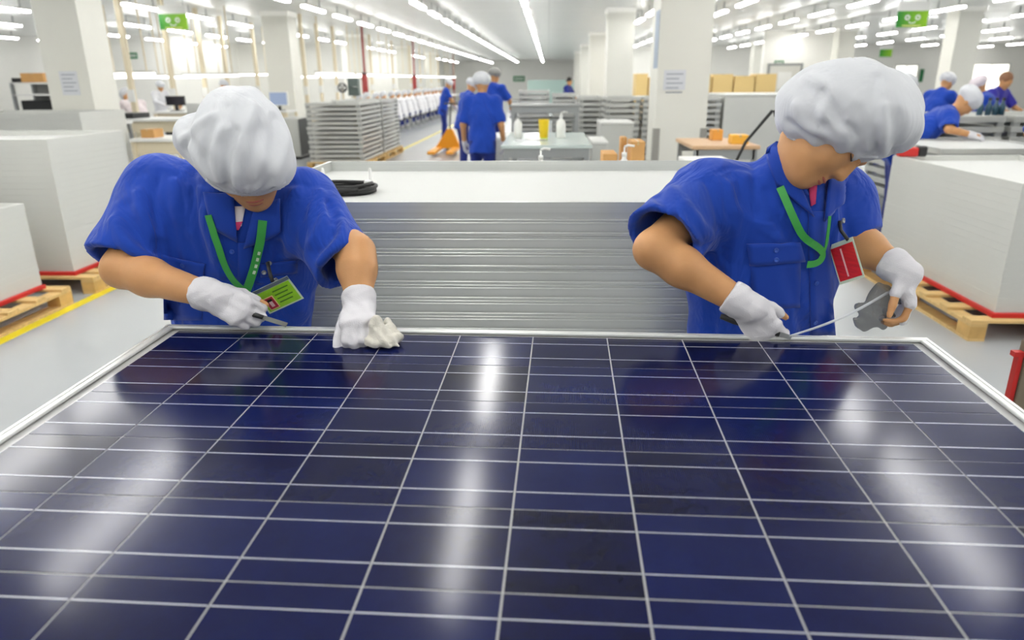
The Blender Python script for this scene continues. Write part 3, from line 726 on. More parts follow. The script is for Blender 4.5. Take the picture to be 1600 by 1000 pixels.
# right: panel table, spaced stack, bin, control box
def rtable():
    t = thing('assembly_table', 'grey assembly table under the white panel at right', 'table', (3.68, 6.55, 0))
    MB().bbox(-0.46, 0.46, -0.44, 0.44, 0.9, 0.95, 0.004).build('table_top', m_grey, t)
    for sx in (-1, 1):
        for sy in (-1, 1): MB().box(sx*0.4-0.03, sx*0.4+0.03, sy*0.38-0.03, sy*0.38+0.03, 0, 0.9).build('leg', m_steel, t)
    tp = thing('solar_panel', 'white backed panel being assembled on the table at right', 'solar panel', (3.68, 6.55, 0.95))
    a, fr, bs = panel_mesh(0.99, 1.0, 0.046, m_alu, 0.003, 0.02, 0.012)
    for nm, me in (('frame', fr), ('backsheet', bs)):
        o = bpy.data.objects.new(nm, me); COL.objects.link(o); o.parent = tp
rtable()
t = thing('power_drill_box', 'red and black tool lying on the far corner of the big pale stack at right', 'tool', (2.88, 5.86, 0.957))
MB().bbox(-0.12, 0.02, -0.04, 0.04, 0.0, 0.07, 0.01).build('body', m_red, t); MB().bbox(0.02, 0.09, -0.035, 0.035, 0.0, 0.08, 0.01).build('grip', m_dark, t)
stack(3.95, 4.82, 8.0, 9.2, 0.25, 9, 0.105, 0.06, 'with dark gaps behind the bending worker at right', m_alu, 0.008, 0.002, spacers=True)
stack(4.9, 6.2, 8.0, 9.2, 0.25, 9, 0.105, 0.06, 'with dark gaps at the far right edge', m_alu, 0.008, 0.002, spacers=True)
for xa, xb, nm in ((3.92, 4.85, 'bending worker'), (4.87, 6.24, 'far right edge')):
    tbl('stack_trolley', 'steel trolley under the gapped stack by the ' + nm, xa, xb, 7.95, 9.25, 0.249, m_steel, th=0.03, apron=False)
bn = thing('waste_bin', 'grey plastic waste bin on the floor behind the right worker', 'bin', (4.8, 10.2, 0))
mb = MB(); w0, w1, h = 0.2, 0.25, 0.56
mb.add([(-w0,-w0,0),(w0,-w0,0),(w0,w0,0),(-w0,w0,0),(-w1,-w1,h),(w1,-w1,h),(w1,w1,h),(-w1,w1,h)], [(3,2,1,0),(0,1,5,4),(1,2,6,5),(2,3,7,6),(3,0,4,7)])
mb.build('body', mat('bin_grey', (128, 130, 126), 0.55), bn)
mb = MB().box(-0.27, 0.27, -0.27, -0.23, h-0.03, h+0.01).box(-0.27, 0.27, 0.23, 0.27, h-0.03, h+0.01).box(-0.27, -0.23, -0.23, 0.23, h-0.03, h+0.01).box(0.23, 0.27, -0.23, 0.23, h-0.03, h+0.01); mb.build('rim', mat('bin_grey', (128, 130, 126), 0.55), bn)
for k, px in enumerate((1532, 1545, 1556, 1566)):
    p = at(px, 168, 8.2)
    t = thing('bottle', '%s dark bottle of four on the gapped stack at right' % names[k], 'bottle', (p[0], 8.2, 1.152), 0, 'bottles on the gapped stack')
    MB().lathe([(0.03, 0), (0.032, 0.09), (0.014, 0.13), (0.014, 0.16)], n=10).build('body', mat('bottle_teal', (40, 74, 92), 0.3), t, True)
    MB().lathe([(0.016, 0.155), (0.016, 0.18)], n=8).build('cap', m_dark, t)
# red rail and brown board at the right edge
p = at(1580, 600, 2.15)
rr = thing('red_rail_stand', 'red metal rail with a grey brown board at the right edge', 'stand', (p[0]+0.1, 2.15, 0))
mp = mat('brown_grey_board', (122, 110, 92), 0.45)
a = at(1577, 556, 2.15); b = at(1567, 630, 2.15)
MB().box(-0.104, -0.090, -0.012, 0.012, 0.0, a[2]).build('post', m_red, rr)
MB().box(-0.118, -0.06, -0.012, 0.012, a[2], a[2]+0.016).build('rail', m_red, rr)
MB().bbox(-0.0885, 0.5, -0.02, 0.02, 0.03, a[2]+0.05, 0.003).build('board', mp, rr)
MB().box(0.501, 0.53, -0.012, 0.012, 0.0, a[2]+0.05).build('post', m_red, rr)

# black cable coil and clear caps on the topmost panel
c = at(544, 289, 2.33); zt = 0.136+23*0.046+0.0455*0.15
cc = thing('cable_coil', 'coil of black cable on the white backed panel between the workers', 'cable', (c[0], 2.33, zt))
for k in range(4):
    n = 40; rr_ = 0.085+0.006*math.sin(k*2.1); pts = []
    for i in range(n+1):
        q = 2*math.pi*i/n+k; pts.append((rr_*math.cos(q)+0.006*math.sin(k*3), rr_*0.95*math.sin(q)+0.005*math.cos(k*5), 0.008+0.0105*(k % 3)+0.003*math.sin(q*2+k)))
    MB().tube(pts, 0.006, 8, caps=False).build('cable_loop', m_black, cc, True)
for k in range(3):
    pts = [(-0.07+0.01*k, 0.02*k-0.02, 0.02), (-0.12, -0.02+0.012*k, 0.016), (-0.17-0.01*k, -0.05+0.03*k, 0.01), (-0.21, -0.045+0.045*k, 0.009)]
    MB().tube(pts, 0.006, 8).build('cable_end', m_black, cc, True)
MB().bbox(-0.115, -0.045, -0.10, -0.075, 0.003, 0.025, 0.004).build('connector', m_dark, cc)
MB().tube([(-0.05, -0.08, 0.014), (0.0, -0.095, 0.02), (0.05, -0.07, 0.02)], 0.008, 8).build('cable_end', m_black, cc, True)
MB().bbox(0.055, 0.075, -0.008, 0.02, 0.03, 0.04, 0.002).build('tie', m_white, cc)
for k, (px, py) in enumerate(((505, 277), (578, 270))):
    p = at(px, py, 2.55)
    t = thing('junction_cap', ('left' if k == 0 else 'right') + ' small white plastic cap beside the black cable coil', 'cap', (p[0], 2.55, zt))
    MB().lathe([(0.022, 0), (0.022, 0.008), (0.009, 0.012), (0.006, 0.05), (0.003, 0.056)], n=12).build('cone', m_white, t, True)
# ------------------------------------------------------------------ organic shapes: distance fields turned into meshes
def nrm(v):
    v = np.array(v, float); return v / np.linalg.norm(v)
class SDF:
    def __init__(s, lo, hi, h):
        s.h = h; s.lo = np.array(lo, float); n = np.ceil((np.array(hi)-s.lo)/h).astype(int)+1
        s.ax = [(s.lo[i]+h*np.arange(n[i])).astype(np.float32) for i in range(3)]
        s.F = np.full(n, 0.5, np.float32)
    def _sl(s, lo, hi):
        out = []
        for i in range(3):
            a = int(max(0, math.floor((lo[i]-s.lo[i])/s.h))); b = int(min(len(s.ax[i]), math.ceil((hi[i]-s.lo[i])/s.h)+1))
            if b <= a: return None
            out.append(slice(a, b))
        return tuple(out)
    def _put(s, fn, lo, hi, k, op):
        m = k+0.03+2*s.h
        sl = s._sl(np.array(lo)-m, np.array(hi)+m)
        if sl is None: return s
        X = s.ax[0][sl[0]][:, None, None]; Y = s.ax[1][sl[1]][None, :, None]; Z = s.ax[2][sl[2]][None, None, :]
        d = fn(X, Y, Z).astype(np.float32); A = s.F[sl]
        if op == 'u':
            hh = np.maximum(k-np.abs(A-d), 0)/max(k, 1e-6); s.F[sl] = np.minimum(A, d)-hh*hh*k*0.25
        elif op == 's':
            d = -d; hh = np.maximum(k-np.abs(A-d), 0)/max(k, 1e-6); s.F[sl] = np.maximum(A, d)+hh*hh*k*0.25
        elif op == 'i':
            s.F[sl] = np.maximum(A, d)
        elif op == 'add': s.F[sl] = A+d
        return s
    @staticmethod
    def _cone(a, b, ra, rb, flat=None):
        a = np.array(a, float); b = np.array(b, float)
        def fn(X, Y, Z):
            P = [X-a[0], Y-a[1], Z-a[2]]; ba = b-a
            if flat is not None:
                n, f = nrm(flat[0]), flat[1]
                dn = (P[0]*n[0]+P[1]*n[1]+P[2]*n[2])*(1/f-1)
                P = [P[i]+dn*n[i] for i in range(3)]; ba = ba+n*(ba@n)*(1/f-1)
            L = ba@ba+1e-12
            t = np.clip((P[0]*ba[0]+P[1]*ba[1]+P[2]*ba[2])/L, 0, 1)
            d = np.sqrt((P[0]-t*ba[0])**2+(P[1]-t*ba[1])**2+(P[2]-t*ba[2])**2)
            r = (d-(ra+t*(rb-ra)))
            return r*(min(1.0, flat[1]) if flat is not None else 1.0)
        r = max(ra, rb)*(max(1.0, flat[1]) if flat is not None else 1.0)
        return fn, np.minimum(a, b)-r, np.maximum(a, b)+r
    def cone(s, a, b, ra, rb=None, k=0.02, op='u', flat=None):
        return s._put(*s._cone(a, b, ra, ra if rb is None else rb, flat), k, op)
    def ell(s, c, r, k=0.02, op='u', ax=None):
        c = np.array(c, float); A = np.eye(3) if ax is None else np.array(ax, float); R3 = np.array(r, float)
        def fn(X, Y, Z):
            P = (X-c[0], Y-c[1], Z-c[2])
            q = [P[0]*A[i][0]+P[1]*A[i][1]+P[2]*A[i][2] for i in range(3)]
            k0 = np.sqrt((q[0]/r[0])**2+(q[1]/r[1])**2+(q[2]/r[2])**2)
            k1 = np.sqrt((q[0]/r[0]**2)**2+(q[1]/r[1]**2)**2+(q[2]/r[2]**2)**2)+1e-6
            return k0*(k0-1)/k1
        e = R3.max()
        return s._put(fn, c-e, c+e, k, op)
    def plane(s, c, n, rad, k=0.004):                 # cut away the side n points to, near c
        c = np.array(c, float); n = nrm(n)
        def fn(X, Y, Z):
            d = (X-c[0])*n[0]+(Y-c[1])*n[1]+(Z-c[2])*n[2]
            r = np.sqrt((X-c[0])**2+(Y-c[1])**2+(Z-c[2])**2)-rad
            return np.maximum(-d, r)
        return s._put(fn, c-rad, c+rad, k, 's')
    def sleeve(s, a, b, ra, rb, k=0.03, wall=0.006, depth=0.09, flat=None, hollow=True):
        a = np.array(a, float); b = np.array(b, float); n = nrm(b-a)
        f1, lo, hi = s._cone(a, b+n*0.08, ra, rb+(rb-ra)*0.08/np.linalg.norm(b-a), flat)
        def fn(X, Y, Z):
            d = f1(X, Y, Z); p = (X-b[0])*n[0]+(Y-b[1])*n[1]+(Z-b[2])*n[2]
            return np.maximum(d, p)
        s._put(fn, lo, hi, k, 'u')
        if hollow: s.hollow(a, b, rb, wall, depth)
        return s
    def hollow(s, a, b, rb, wall, depth):
        a = np.array(a, float); b = np.array(b, float); n = nrm(b-a)
        return s.cone(b-n*depth, b+n*0.06, rb-wall-0.012, rb-wall, k=0.004, op='s')
    def fold(s, pts, w, amp):
        pts = [np.array(p, float) for p in pts]
        lo = np.min(pts, 0)-2.5*w; hi = np.max(pts, 0)+2.5*w
        def fn(X, Y, Z):
            best = None
            for a, b in zip(pts[:-1], pts[1:]):
                f, _, _ = SDF._cone(a, b, 0, 0); d = f(X, Y, Z)
                best = d if best is None else np.minimum(best, d)
            return -amp*np.exp(-(best/w)**2)
        return s._put(fn, lo, hi, 0, 'add')
    def warp(s, fn, band=0.05):
        m = np.abs(s.F) < band; I = np.nonzero(m)
        P = np.stack([s.ax[i][I[i]] for i in range(3)], 1)
        s.F[m] += fn(P).astype(np.float32); return s
    def mesh(s, name):
        F = s.F; ins = F < 0
        c = [ins[i:F.shape[0]-1+i, j:F.shape[1]-1+j, k:F.shape[2]-1+k] for i in (0, 1) for j in (0, 1) for k in (0, 1)]
        sm = np.zeros(c[0].shape, np.int8)
        for q in c: sm += q
        act = (sm > 0) & (sm < 8); I = np.nonzero(act); n = len(I[0])
        idx = np.full(act.shape, -1, np.int32); idx[I] = np.arange(n)
        cor = {}
        for i in (0, 1):
            for j in (0, 1):
                for k in (0, 1): cor[(i, j, k)] = F[I[0]+i, I[1]+j, I[2]+k]
        acc = np.zeros((n, 3)); cnt = np.zeros(n)
        for (p, v) in cor.items():
            for a in range(3):
                if p[a]: continue
                q = list(p); q[a] = 1; w = cor[tuple(q)]
                x = (v < 0) != (w < 0); t = np.where(x, v/(v-w+1e-20), 0)
                for b in range(3): acc[:, b] += np.where(x, (t if b == a else p[b]), 0)
                cnt += x
        V = np.stack(I, 1)+acc/np.maximum(cnt, 1)[:, None]; V = s.lo+V*s.h
        faces = []
        for a in range(3):
            o = [[0, 0, 0], [0, 0, 0]]; o[1][a] = 1
            sh = [d-1 if i == a else d for i, d in enumerate(F.shape)]
            A = ins[tuple(slice(0, sh[i]) for i in range(3))]; B = ins[tuple(slice(o[1][i], o[1][i]+sh[i]) for i in range(3))]
            E = np.nonzero(A != B); b, c2 = (a+1) % 3, (a+2) % 3
            ok = (E[b] > 0) & (E[c2] > 0)
            for i in range(3): ok &= (E[i] < act.shape[i]+(0 if True else 0))
            E = [e[ok] for e in E]
            def cell(db, dc):
                q = [e.copy() for e in E]; q[b] = q[b]+db; q[c2] = q[c2]+dc
                return idx[q[0], q[1], q[2]]
            Q = np.stack([cell(-1, -1), cell(0, -1), cell(0, 0), cell(-1, 0)], 1)
            inA = A[tuple(E)]
            Q = np.where(inA[:, None], Q, Q[:, ::-1])
            faces.append(Q[(Q >= 0).all(1)])
        Q = np.concatenate(faces)
        # a little smoothing of the vertices along the quads
        for it in range(getattr(s, 'relax', 2)):
            S = np.zeros_like(V); N = np.zeros(len(V))
            for i in range(4):
                j = (i+1) % 4
                np.add.at(S, Q[:, i], V[Q[:, j]]); np.add.at(N, Q[:, i], 1)
                np.add.at(S, Q[:, j], V[Q[:, i]]); np.add.at(N, Q[:, j], 1)
            V = V*0.5+0.5*S/np.maximum(N, 1)[:, None]
        me = bpy.data.meshes.new(name)
        me.vertices.add(len(V)); me.vertices.foreach_set('co', V.astype(np.float32).ravel())
        me.loops.add(Q.size); me.loops.foreach_set('vertex_index', Q.ravel().astype(np.int32))
        me.polygons.add(len(Q)); me.polygons.foreach_set('loop_start', (np.arange(len(Q))*4).astype(np.int32))
        try: me.polygons.foreach_set('loop_total', np.full(len(Q), 4, np.int32))
        except Exception: pass
        me.update(calc_edges=True); me.validate(); me.shade_smooth()
        s.V, s.Q = V, Q
        return me
def place(me, name, material, parent):
    """a mesh given in world coordinates becomes a part of its thing"""
    base = parent; off = Vector((0, 0, 0))
    while base: off += Vector(base.location); base = base.parent
    me.transform(Matrix.Translation(-off))
    return link(name, me, material, parent)

def hand_caps(w, d, n, right, curl=(25, 35, 20), thumb=(0.6, 0.6, -0.35), sc=1.0, spread=0.0, curls=None):
    d = nrm(d); n = np.array(n, float); n = nrm(n-d*(n@d)); s = np.cross(n, d) if right else np.cross(d, n)
    w = np.array(w, float); C = []
    base = [(0.085, 0.027), (0.089, 0.009), (0.086, -0.010), (0.078, -0.027)]
    ln = [(0.040, 0.024, 0.019), (0.044, 0.027, 0.020), (0.040, 0.025, 0.019), (0.032, 0.019, 0.017)]
    for i, ((bd, bs), L) in enumerate(zip(base, ln)):
        p = w+(d*bd+s*bs)*sc
        C.append(('palm', i, 0, w+s*bs*0.62*sc+d*0.008*sc, p, 0.0155*sc, 0.0125*sc))
        a = 0; q = p; cu = curls[i] if curls else curl
        for k in range(3):
            a += math.radians(cu[k])
            di = nrm(d*math.cos(a)-n*math.sin(a)+s*spread*(1.5-i)*0.1)
            e = q+di*L[k]*sc; r0 = (0.0098, 0.0088, 0.0078, 0.0066)
            C.append(('finger', i, k, q, e, r0[k]*sc*(0.9 if i == 3 else 1), r0[k+1]*sc*(0.9 if i == 3 else 1))); q = e
    p = w+(d*0.022+s*0.026-n*0.006)*sc; td = nrm(d*thumb[0]+s*thumb[1]+n*thumb[2])
    C.append(('palm', 4, 0, w+d*0.01*sc, p+d*0.03*sc, 0.017*sc, 0.014*sc))
    td2 = nrm(td+d*0.35-s*0.15-n*0.1)
    for k, (L, ra, rb) in enumerate(((0.040, 0.0135, 0.0115), (0.031, 0.0112, 0.0100), (0.025, 0.0100, 0.0078))):
        di = td if k == 0 else td2
        C.append(('finger', 4, k, p, p+di*L*sc, ra*sc, rb*sc)); p = p+di*L*sc
    return C
def glove_mesh(C, wr, fore, h, bare=(), rib=True):
    P = np.array([c[3] for c in C]+[c[4] for c in C]+[np.array(wr)-nrm(fore)*0.06])
    S = SDF(P.min(0)-0.03, P.max(0)+0.03, h); S.relax = 1
    for kind, f, k, a, b, ra, rb in C:
        if kind == 'finger' and f in bare and k >= bare[f]: continue
        S.cone(a, b, ra+0.0022, rb+0.0022, k=0.012 if kind == 'palm' else 0.004)
    fo = nrm(fore); wr = np.array(wr)
    S.cone(wr-fo*0.028, wr+fo*0.02, 0.0335, 0.031, k=0.012)
    if rib:
        for t in (0.028, 0.016): S.cone(wr-fo*t, wr-fo*(t-0.004), 0.0365, 0.0365, k=0.006)
    S.plane(wr-fo*0.033, -fo, 0.07)
    S.warp(lambda p: 0.0011*np.sin(p[:, 0]*160+np.sin(p[:, 2]*120)*1.5)*np.sin(p[:, 2]*150+p[:, 1]*60))
    return S.mesh('glove')

# ------------------------------------------------------------------ clothing and skin
def cloth(name, rgb, var=0.05, bump=0.12, bscale=900, rough=0.8, sheen=0.15, crease=0.0, cs=9.0):
    new = name not in MATS
    M = mat(name, rgb, rough, var=var, vscale=14, bump=bump, bscale=bscale, sheen=sheen, spec=0.25)
    if crease and new:
        nt = M.node_tree; N = nt.nodes.new; L = nt.links.new
        fine = [n for n in nt.nodes if n.type == 'BUMP'][0]
        tc = N('ShaderNodeTexCoord'); mp = N('ShaderNodeMapping'); mp.inputs['Scale'].default_value = (1.0, 1.0, 0.6); L(tc.outputs['Object'], mp.inputs['Vector'])
        no = N('ShaderNodeTexNoise'); no.inputs['Scale'].default_value = cs; no.inputs['Detail'].default_value = 3; no.inputs['Distortion'].default_value = 1.4; L(mp.outputs[0], no.inputs['Vector'])
        ab = N('ShaderNodeMath'); ab.operation = 'SUBTRACT'; ab.inputs[1].default_value = 0.5; L(no.outputs[0], ab.inputs[0])
        a2 = N('ShaderNodeMath'); a2.operation = 'ABSOLUTE'; L(no.outputs[0], a2.inputs[0])
        bp = N('ShaderNodeBump'); bp.inputs['Strength'].default_value = crease; bp.inputs['Distance'].default_value = 0.03; L(a2.outputs[0], bp.inputs['Height'])
        L(bp.outputs[0], fine.inputs['Normal'])
    return M
m_blue = cloth('blue_twill', (24, 66, 168), 0.06, crease=0.75, cs=8.0)
m_blue2 = cloth('blue_twill_trim', (23, 63, 162), 0.05)
m_navy = cloth('navy_trousers', (28, 44, 120))
m_capw = cloth('white_cap_cloth', (208, 210, 214), 0.02, 0.08, 700, crease=0.22, cs=10)
m_glv = cloth('white_knit_glove', (218, 216, 220), 0.03, 0.35, 520)
m_rag = cloth('cream_rag', (218, 214, 202), 0.06, 0.4, 300)
m_skin = mat('skin', (200, 148, 100), 0.5, var=0.09, vscale=16, bump=0.06, bscale=300, spec=0.35, sss=0.06)
m_lip = mat('lip', (176, 96, 78), 0.4)
m_brow = mat('brow', (42, 30, 26), 0.6)
m_hair = mat('dark_hair', (30, 24, 22), 0.5)
m_shoe = mat('white_shoe', (214, 214, 214), 0.5)
m_whitecoat = cloth('white_coat', (226, 226, 230), 0.03)
m_grn = mat('lanyard_green', (62, 160, 72), 0.45, var=0.05, vscale=40)
m_btn = mat('button_blue', (44, 84, 180), 0.35)

def head_sdf(S, c, f, u, k=1.0, mouth=True):
    f = nrm(f); u = np.array(u, float); u = nrm(u-f*(u@f)); r = np.cross(f, u); A = [r, f, u]
    P = lambda x, y, z: np.array(c)+(r*x+f*y+u*z)*k
    S.ell(P(0, -0.012, 0.02), (0.074*k, 0.092*k, 0.092*k), 0.02, ax=A)
    S.ell(P(0, 0.03, -0.045), (0.060*k, 0.062*k, 0.075*k), 0.03, ax=A)
    S.ell(P(0, 0.062, -0.098), (0.026*k, 0.024*k, 0.020*k), 0.03, ax=A)          # chin
    for s in (-1, 1):
        S.ell(P(s*0.034, 0.062, -0.035), (0.025*k, 0.022*k, 0.026*k), 0.02, ax=A)  # cheeks
        S.ell(P(s*0.032, 0.079, 0.004), (0.017*k, 0.010*k, 0.010*k), 0.008, ax=A)  # lids
        S.ell(P(s*0.032, 0.083, 0.022), (0.022*k, 0.010*k, 0.008*k), 0.012, ax=A)  # brow bone
        S.ell(P(s*0.077, -0.012, -0.012), (0.010*k, 0.020*k, 0.032*k), 0.006, ax=A)  # ears
        S.cone(P(s*0.012, 0.092, -0.038), P(s*0.012, 0.096, -0.036), 0.0068*k, k=0.006)
        S.ell(P(s*0.016, 0.088, 0.006), (0.009*k, 0.007*k, 0.006*k), 0.004, 's', ax=A)
    S.cone(P(0, 0.086, 0.012), P(0, 0.103, -0.033), 0.0075*k, 0.0095*k, k=0.010)   # nose
    S.ell(P(0, 0.086, -0.063), (0.022*k, 0.011*k, 0.006*k), 0.006, ax=A)           # lips
    S.ell(P(0, 0.085, -0.074), (0.019*k, 0.011*k, 0.0065*k), 0.006, ax=A)
    return P
def shoe(S_, an, toe, parent, m):
    S = SDF(np.minimum(an, toe)-0.08, np.maximum(an, toe)+0.08, 0.012)
    S.cone((an[0], an[1], 0.045), (toe[0], toe[1], 0.035), 0.045, 0.040, k=0.02, flat=((0, 0, 1), 0.8))
    S.cone((an[0], an[1], 0.05), (an[0], an[1], 0.09), 0.045, 0.042, k=0.02)
    S.plane(((an[0]+toe[0])/2, (an[1]+toe[1])/2, 0.002), (0, 0, -1), 0.25)
    place(S.mesh('shoe'), 'shoe', m, parent)

# ------------------------------------------------------------------ background people
def bg_person(name, label, x, y, face, lean=10, height=1.62, arms='down', cap=True, shirt=None, trousers=None, seated=False, h=0.016, group=None, turn=0.0, coat=False, capm=None, gloves=True, headdown=20, long=False):
    """face: heading in degrees, 0 looks to +y, 90 to +x"""
    sc = height/1.65
    t = thing(name, label, 'person', (x, y, 0), 0, group)
    a = math.radians(face); F = np.array([math.sin(a), math.cos(a), 0]); Rr = np.array([math.cos(a), -math.sin(a), 0]); U = np.array([0, 0, 1.0])
    O = np.array([x, y, 0.0])
    th = math.radians(lean); up = U*math.cos(th)+F*math.sin(th); fw = F*math.cos(th)-U*math.sin(th)
    hz = 0.50 if seated else 0.88*sc
    hip = O+U*hz
    if seated: hip = O+U*0.52
    ch = hip+up*0.30*sc; nk = hip+up*0.50*sc
    hd = math.radians(lean+headdown); hu = U*math.cos(hd)+F*math.sin(hd); hf = F*math.cos(hd)-U*math.sin(hd)
    hc = nk+(up*0.35+hu*0.65)*0.165*sc
    sh = [nk-up*0.045+s*Rr*0.165*sc for s in (-1, 1)]
    if arms == 'down':
        el = [sh[i]-U*0.27*sc+Rr*s*0.07-F*0.02 for i, s in enumerate((-1, 1))]
        wr = [el[i]-U*0.22*sc+F*0.10+Rr*s*0.01 for i, s in enumerate((-1, 1))]
    elif arms == 'work':
        el = [sh[i]-U*0.20*sc+F*0.14+Rr*s*0.09 for i, s in enumerate((-1, 1))]
        wr = [el[i]-U*0.07*sc+F*0.20-Rr*s*0.08 for i, s in enumerate((-1, 1))]
    elif arms == 'low':
        el = [sh[i]-U*0.20*sc+F*0.10+Rr*s*0.10 for i, s in enumerate((-1, 1))]
        wr = [el[i]-U*0.17*sc+F*0.12-Rr*s*0.03 for i, s in enumerate((-1, 1))]
    elif arms == 'table':
        el = [sh[i]-U*0.10*sc+Rr*s*0.10-F*0.02 for i, s in enumerate((-1, 1))]
        wr = [el[i]-U*0.05+F*0.2-Rr*s*0.03 for i, s in enumerate((-1, 1))]
    elif arms == 'pull':
        el = [sh[i]-U*0.24*sc+Rr*s*0.05-F*0.05 for i, s in enumerate((-1, 1))]
        wr = [el[i]-U*0.12*sc-F*0.10-Rr*s*0.05 if True else 0 for i, s in enumerate((-1, 1))]
    hj = [hip+Rr*s*0.085*sc-U*0.03 for s in (-1, 1)]
    if seated:
        kn = [hj[i]+F*0.40+Rr*s*0.03 for i, s in enumerate((-1, 1))]; an = [kn[i]*np.array([1, 1, 0])-F*0.05+U*0.08 for i in (0, 1)]
    else:
        st = (0.10, -0.10) if arms in ('down', 'pull') else (0.03, -0.03)
        an = [O+Rr*s*0.09*sc+U*0.08+F*st[i] for i, s in enumerate((-1, 1))]
        kn = [(hj[i]+an[i])/2+F*0.03 for i in (0, 1)]
    pts = np.array([hip, nk, hc, O]+sh+el+wr+kn+an); lo = pts.min(0)-0.22; hi = pts.max(0)+0.22; lo[2] = -0.05
    # skin
    S = SDF(lo, hi, h)
    head_sdf(S, hc, hf, hu, sc)
    S.cone(nk-up*0.05, hc-hu*0.03, 0.05, 0.046, k=0.03)
    S.cone(hip, nk-up*0.1, 0.10, 0.10, k=0.05); S.cone(sh[0], sh[1], 0.045, k=0.04)
    for i in (0, 1):
        S.cone(sh[i], el[i], 0.045, 0.038, k=0.03); S.cone(el[i], wr[i], 0.038, 0.027, k=0.02)
        S.cone(hj[i], kn[i], 0.07, 0.05, k=0.04); S.cone(kn[i], an[i], 0.05, 0.036, k=0.03)
        d = nrm(wr[i]-el[i]); S.cone(wr[i], wr[i]+d*0.07, 0.026, 0.024, k=0.02)
    place(S.mesh('body'), 'body', m_skin, t)
    # shirt
    S = SDF(lo, hi, h*0.85)
    W = 0.018
    hem = hip-up*(0.13 if not coat else 0.02)
    S.cone(hem, ch, 0.150*sc+W, 0.142*sc+W, k=0.05, flat=(fw, 0.72))
    S.cone(ch, nk-up*0.07, 0.140*sc+W, 0.12*sc, k=0.06, flat=(fw, 0.72))
    S.cone(sh[0], sh[1], 0.062+W*0.5, k=0.06)
    S.cone(nk-up*0.05, nk+up*0.02, 0.07, 0.062, k=0.03)
    for i in (0, 1):
        if long:
            S.cone(sh[i], el[i], 0.068, 0.055, k=0.04); S.cone(el[i], wr[i], 0.055, 0.042, k=0.03)
        else:
            e = sh[i]+(el[i]-sh[i])*0.9; S.sleeve(sh[i], e, 0.068+W*0.3, 0.066+W*0.4, k=0.04, wall=0.012, depth=0.06)
    if not seated: S.plane(hem-up*0.02, -up, 0.35)
    S.warp(lambda p: 0.006*np.sin(p[:, 2]*26+3*np.sin(p[:, 0]*17+x))*np.sin(p[:, 0]*21+p[:, 1]*19+y))
    sho = place(S.mesh('shirt'), 'coat' if coat else 'shirt', shirt or m_blue, t)
    # trousers
    S = SDF(lo, hi, h)
    S.cone(hip-up*0.0, hip-U*0.04, 0.145*sc, 0.14*sc, k=0.04, flat=(F, 0.8))
    for i in (0, 1):
        S.cone(hj[i], kn[i], 0.088*sc, 0.068*sc, k=0.03); S.cone(kn[i], an[i], 0.068*sc, 0.062*sc, k=0.03)
        S.plane(an[i]-U*0.03, -U, 0.12)
    place(S.mesh('trousers'), 'trousers', trousers or m_navy, t)
    for i in (0, 1): shoe(None, an[i]-F*0.03, an[i]+F*0.15, t, m_shoe)
    if cap:
        S = SDF(hc-0.22, hc+0.22, min(h, 0.012))
        S.ell(hc+hu*0.05*sc-hf*0.02, (0.112*sc, 0.125*sc, 0.088*sc), 0.02, ax=[np.cross(hf, hu), hf, hu])
        S.warp(lambda p: 0.004*np.sin(p[:, 0]*60+p[:, 1]*45)*np.sin(p[:, 2]*40))
        place(S.mesh('cap'), 'cap', capm or m_capw, t)
    else:
        S = SDF(hc-0.2, hc+0.2, 0.012)
        S.ell(hc+hu*0.028*sc-hf*0.022, (0.084*sc, 0.098*sc, 0.095*sc), 0.01, ax=[np.cross(hf, hu), hf, hu])
        S.plane(hc+hf*0.075, hf*0.8-hu*0.6, 0.16)
        place(S.mesh('hair'), 'hair', capm or m_hair, t)
    for i, s in enumerate((-1, 1)):
        d = nrm(wr[i]-el[i]); n = nrm(Rr*s*0.6+U*0.6 if arms != 'down' else Rr*s)
        C = hand_caps(wr[i], d, n, s > 0, (22, 30, 20))
        if gloves: place(glove_mesh(C, wr[i], d, 0.007, {}, rib=False), 'glove', m_glv, t)
        else:
            P = np.array([c[3] for c in C]+[c[4] for c in C]); S = SDF(P.min(0)-0.03, P.max(0)+0.03, 0.006); S.relax = 1
            for kd, f, k, a_, b_, ra, rb in C: S.cone(a_, b_, ra, rb, k=0.006)
            place(S.mesh('hand'), 'hand', m_skin, t)
    return t
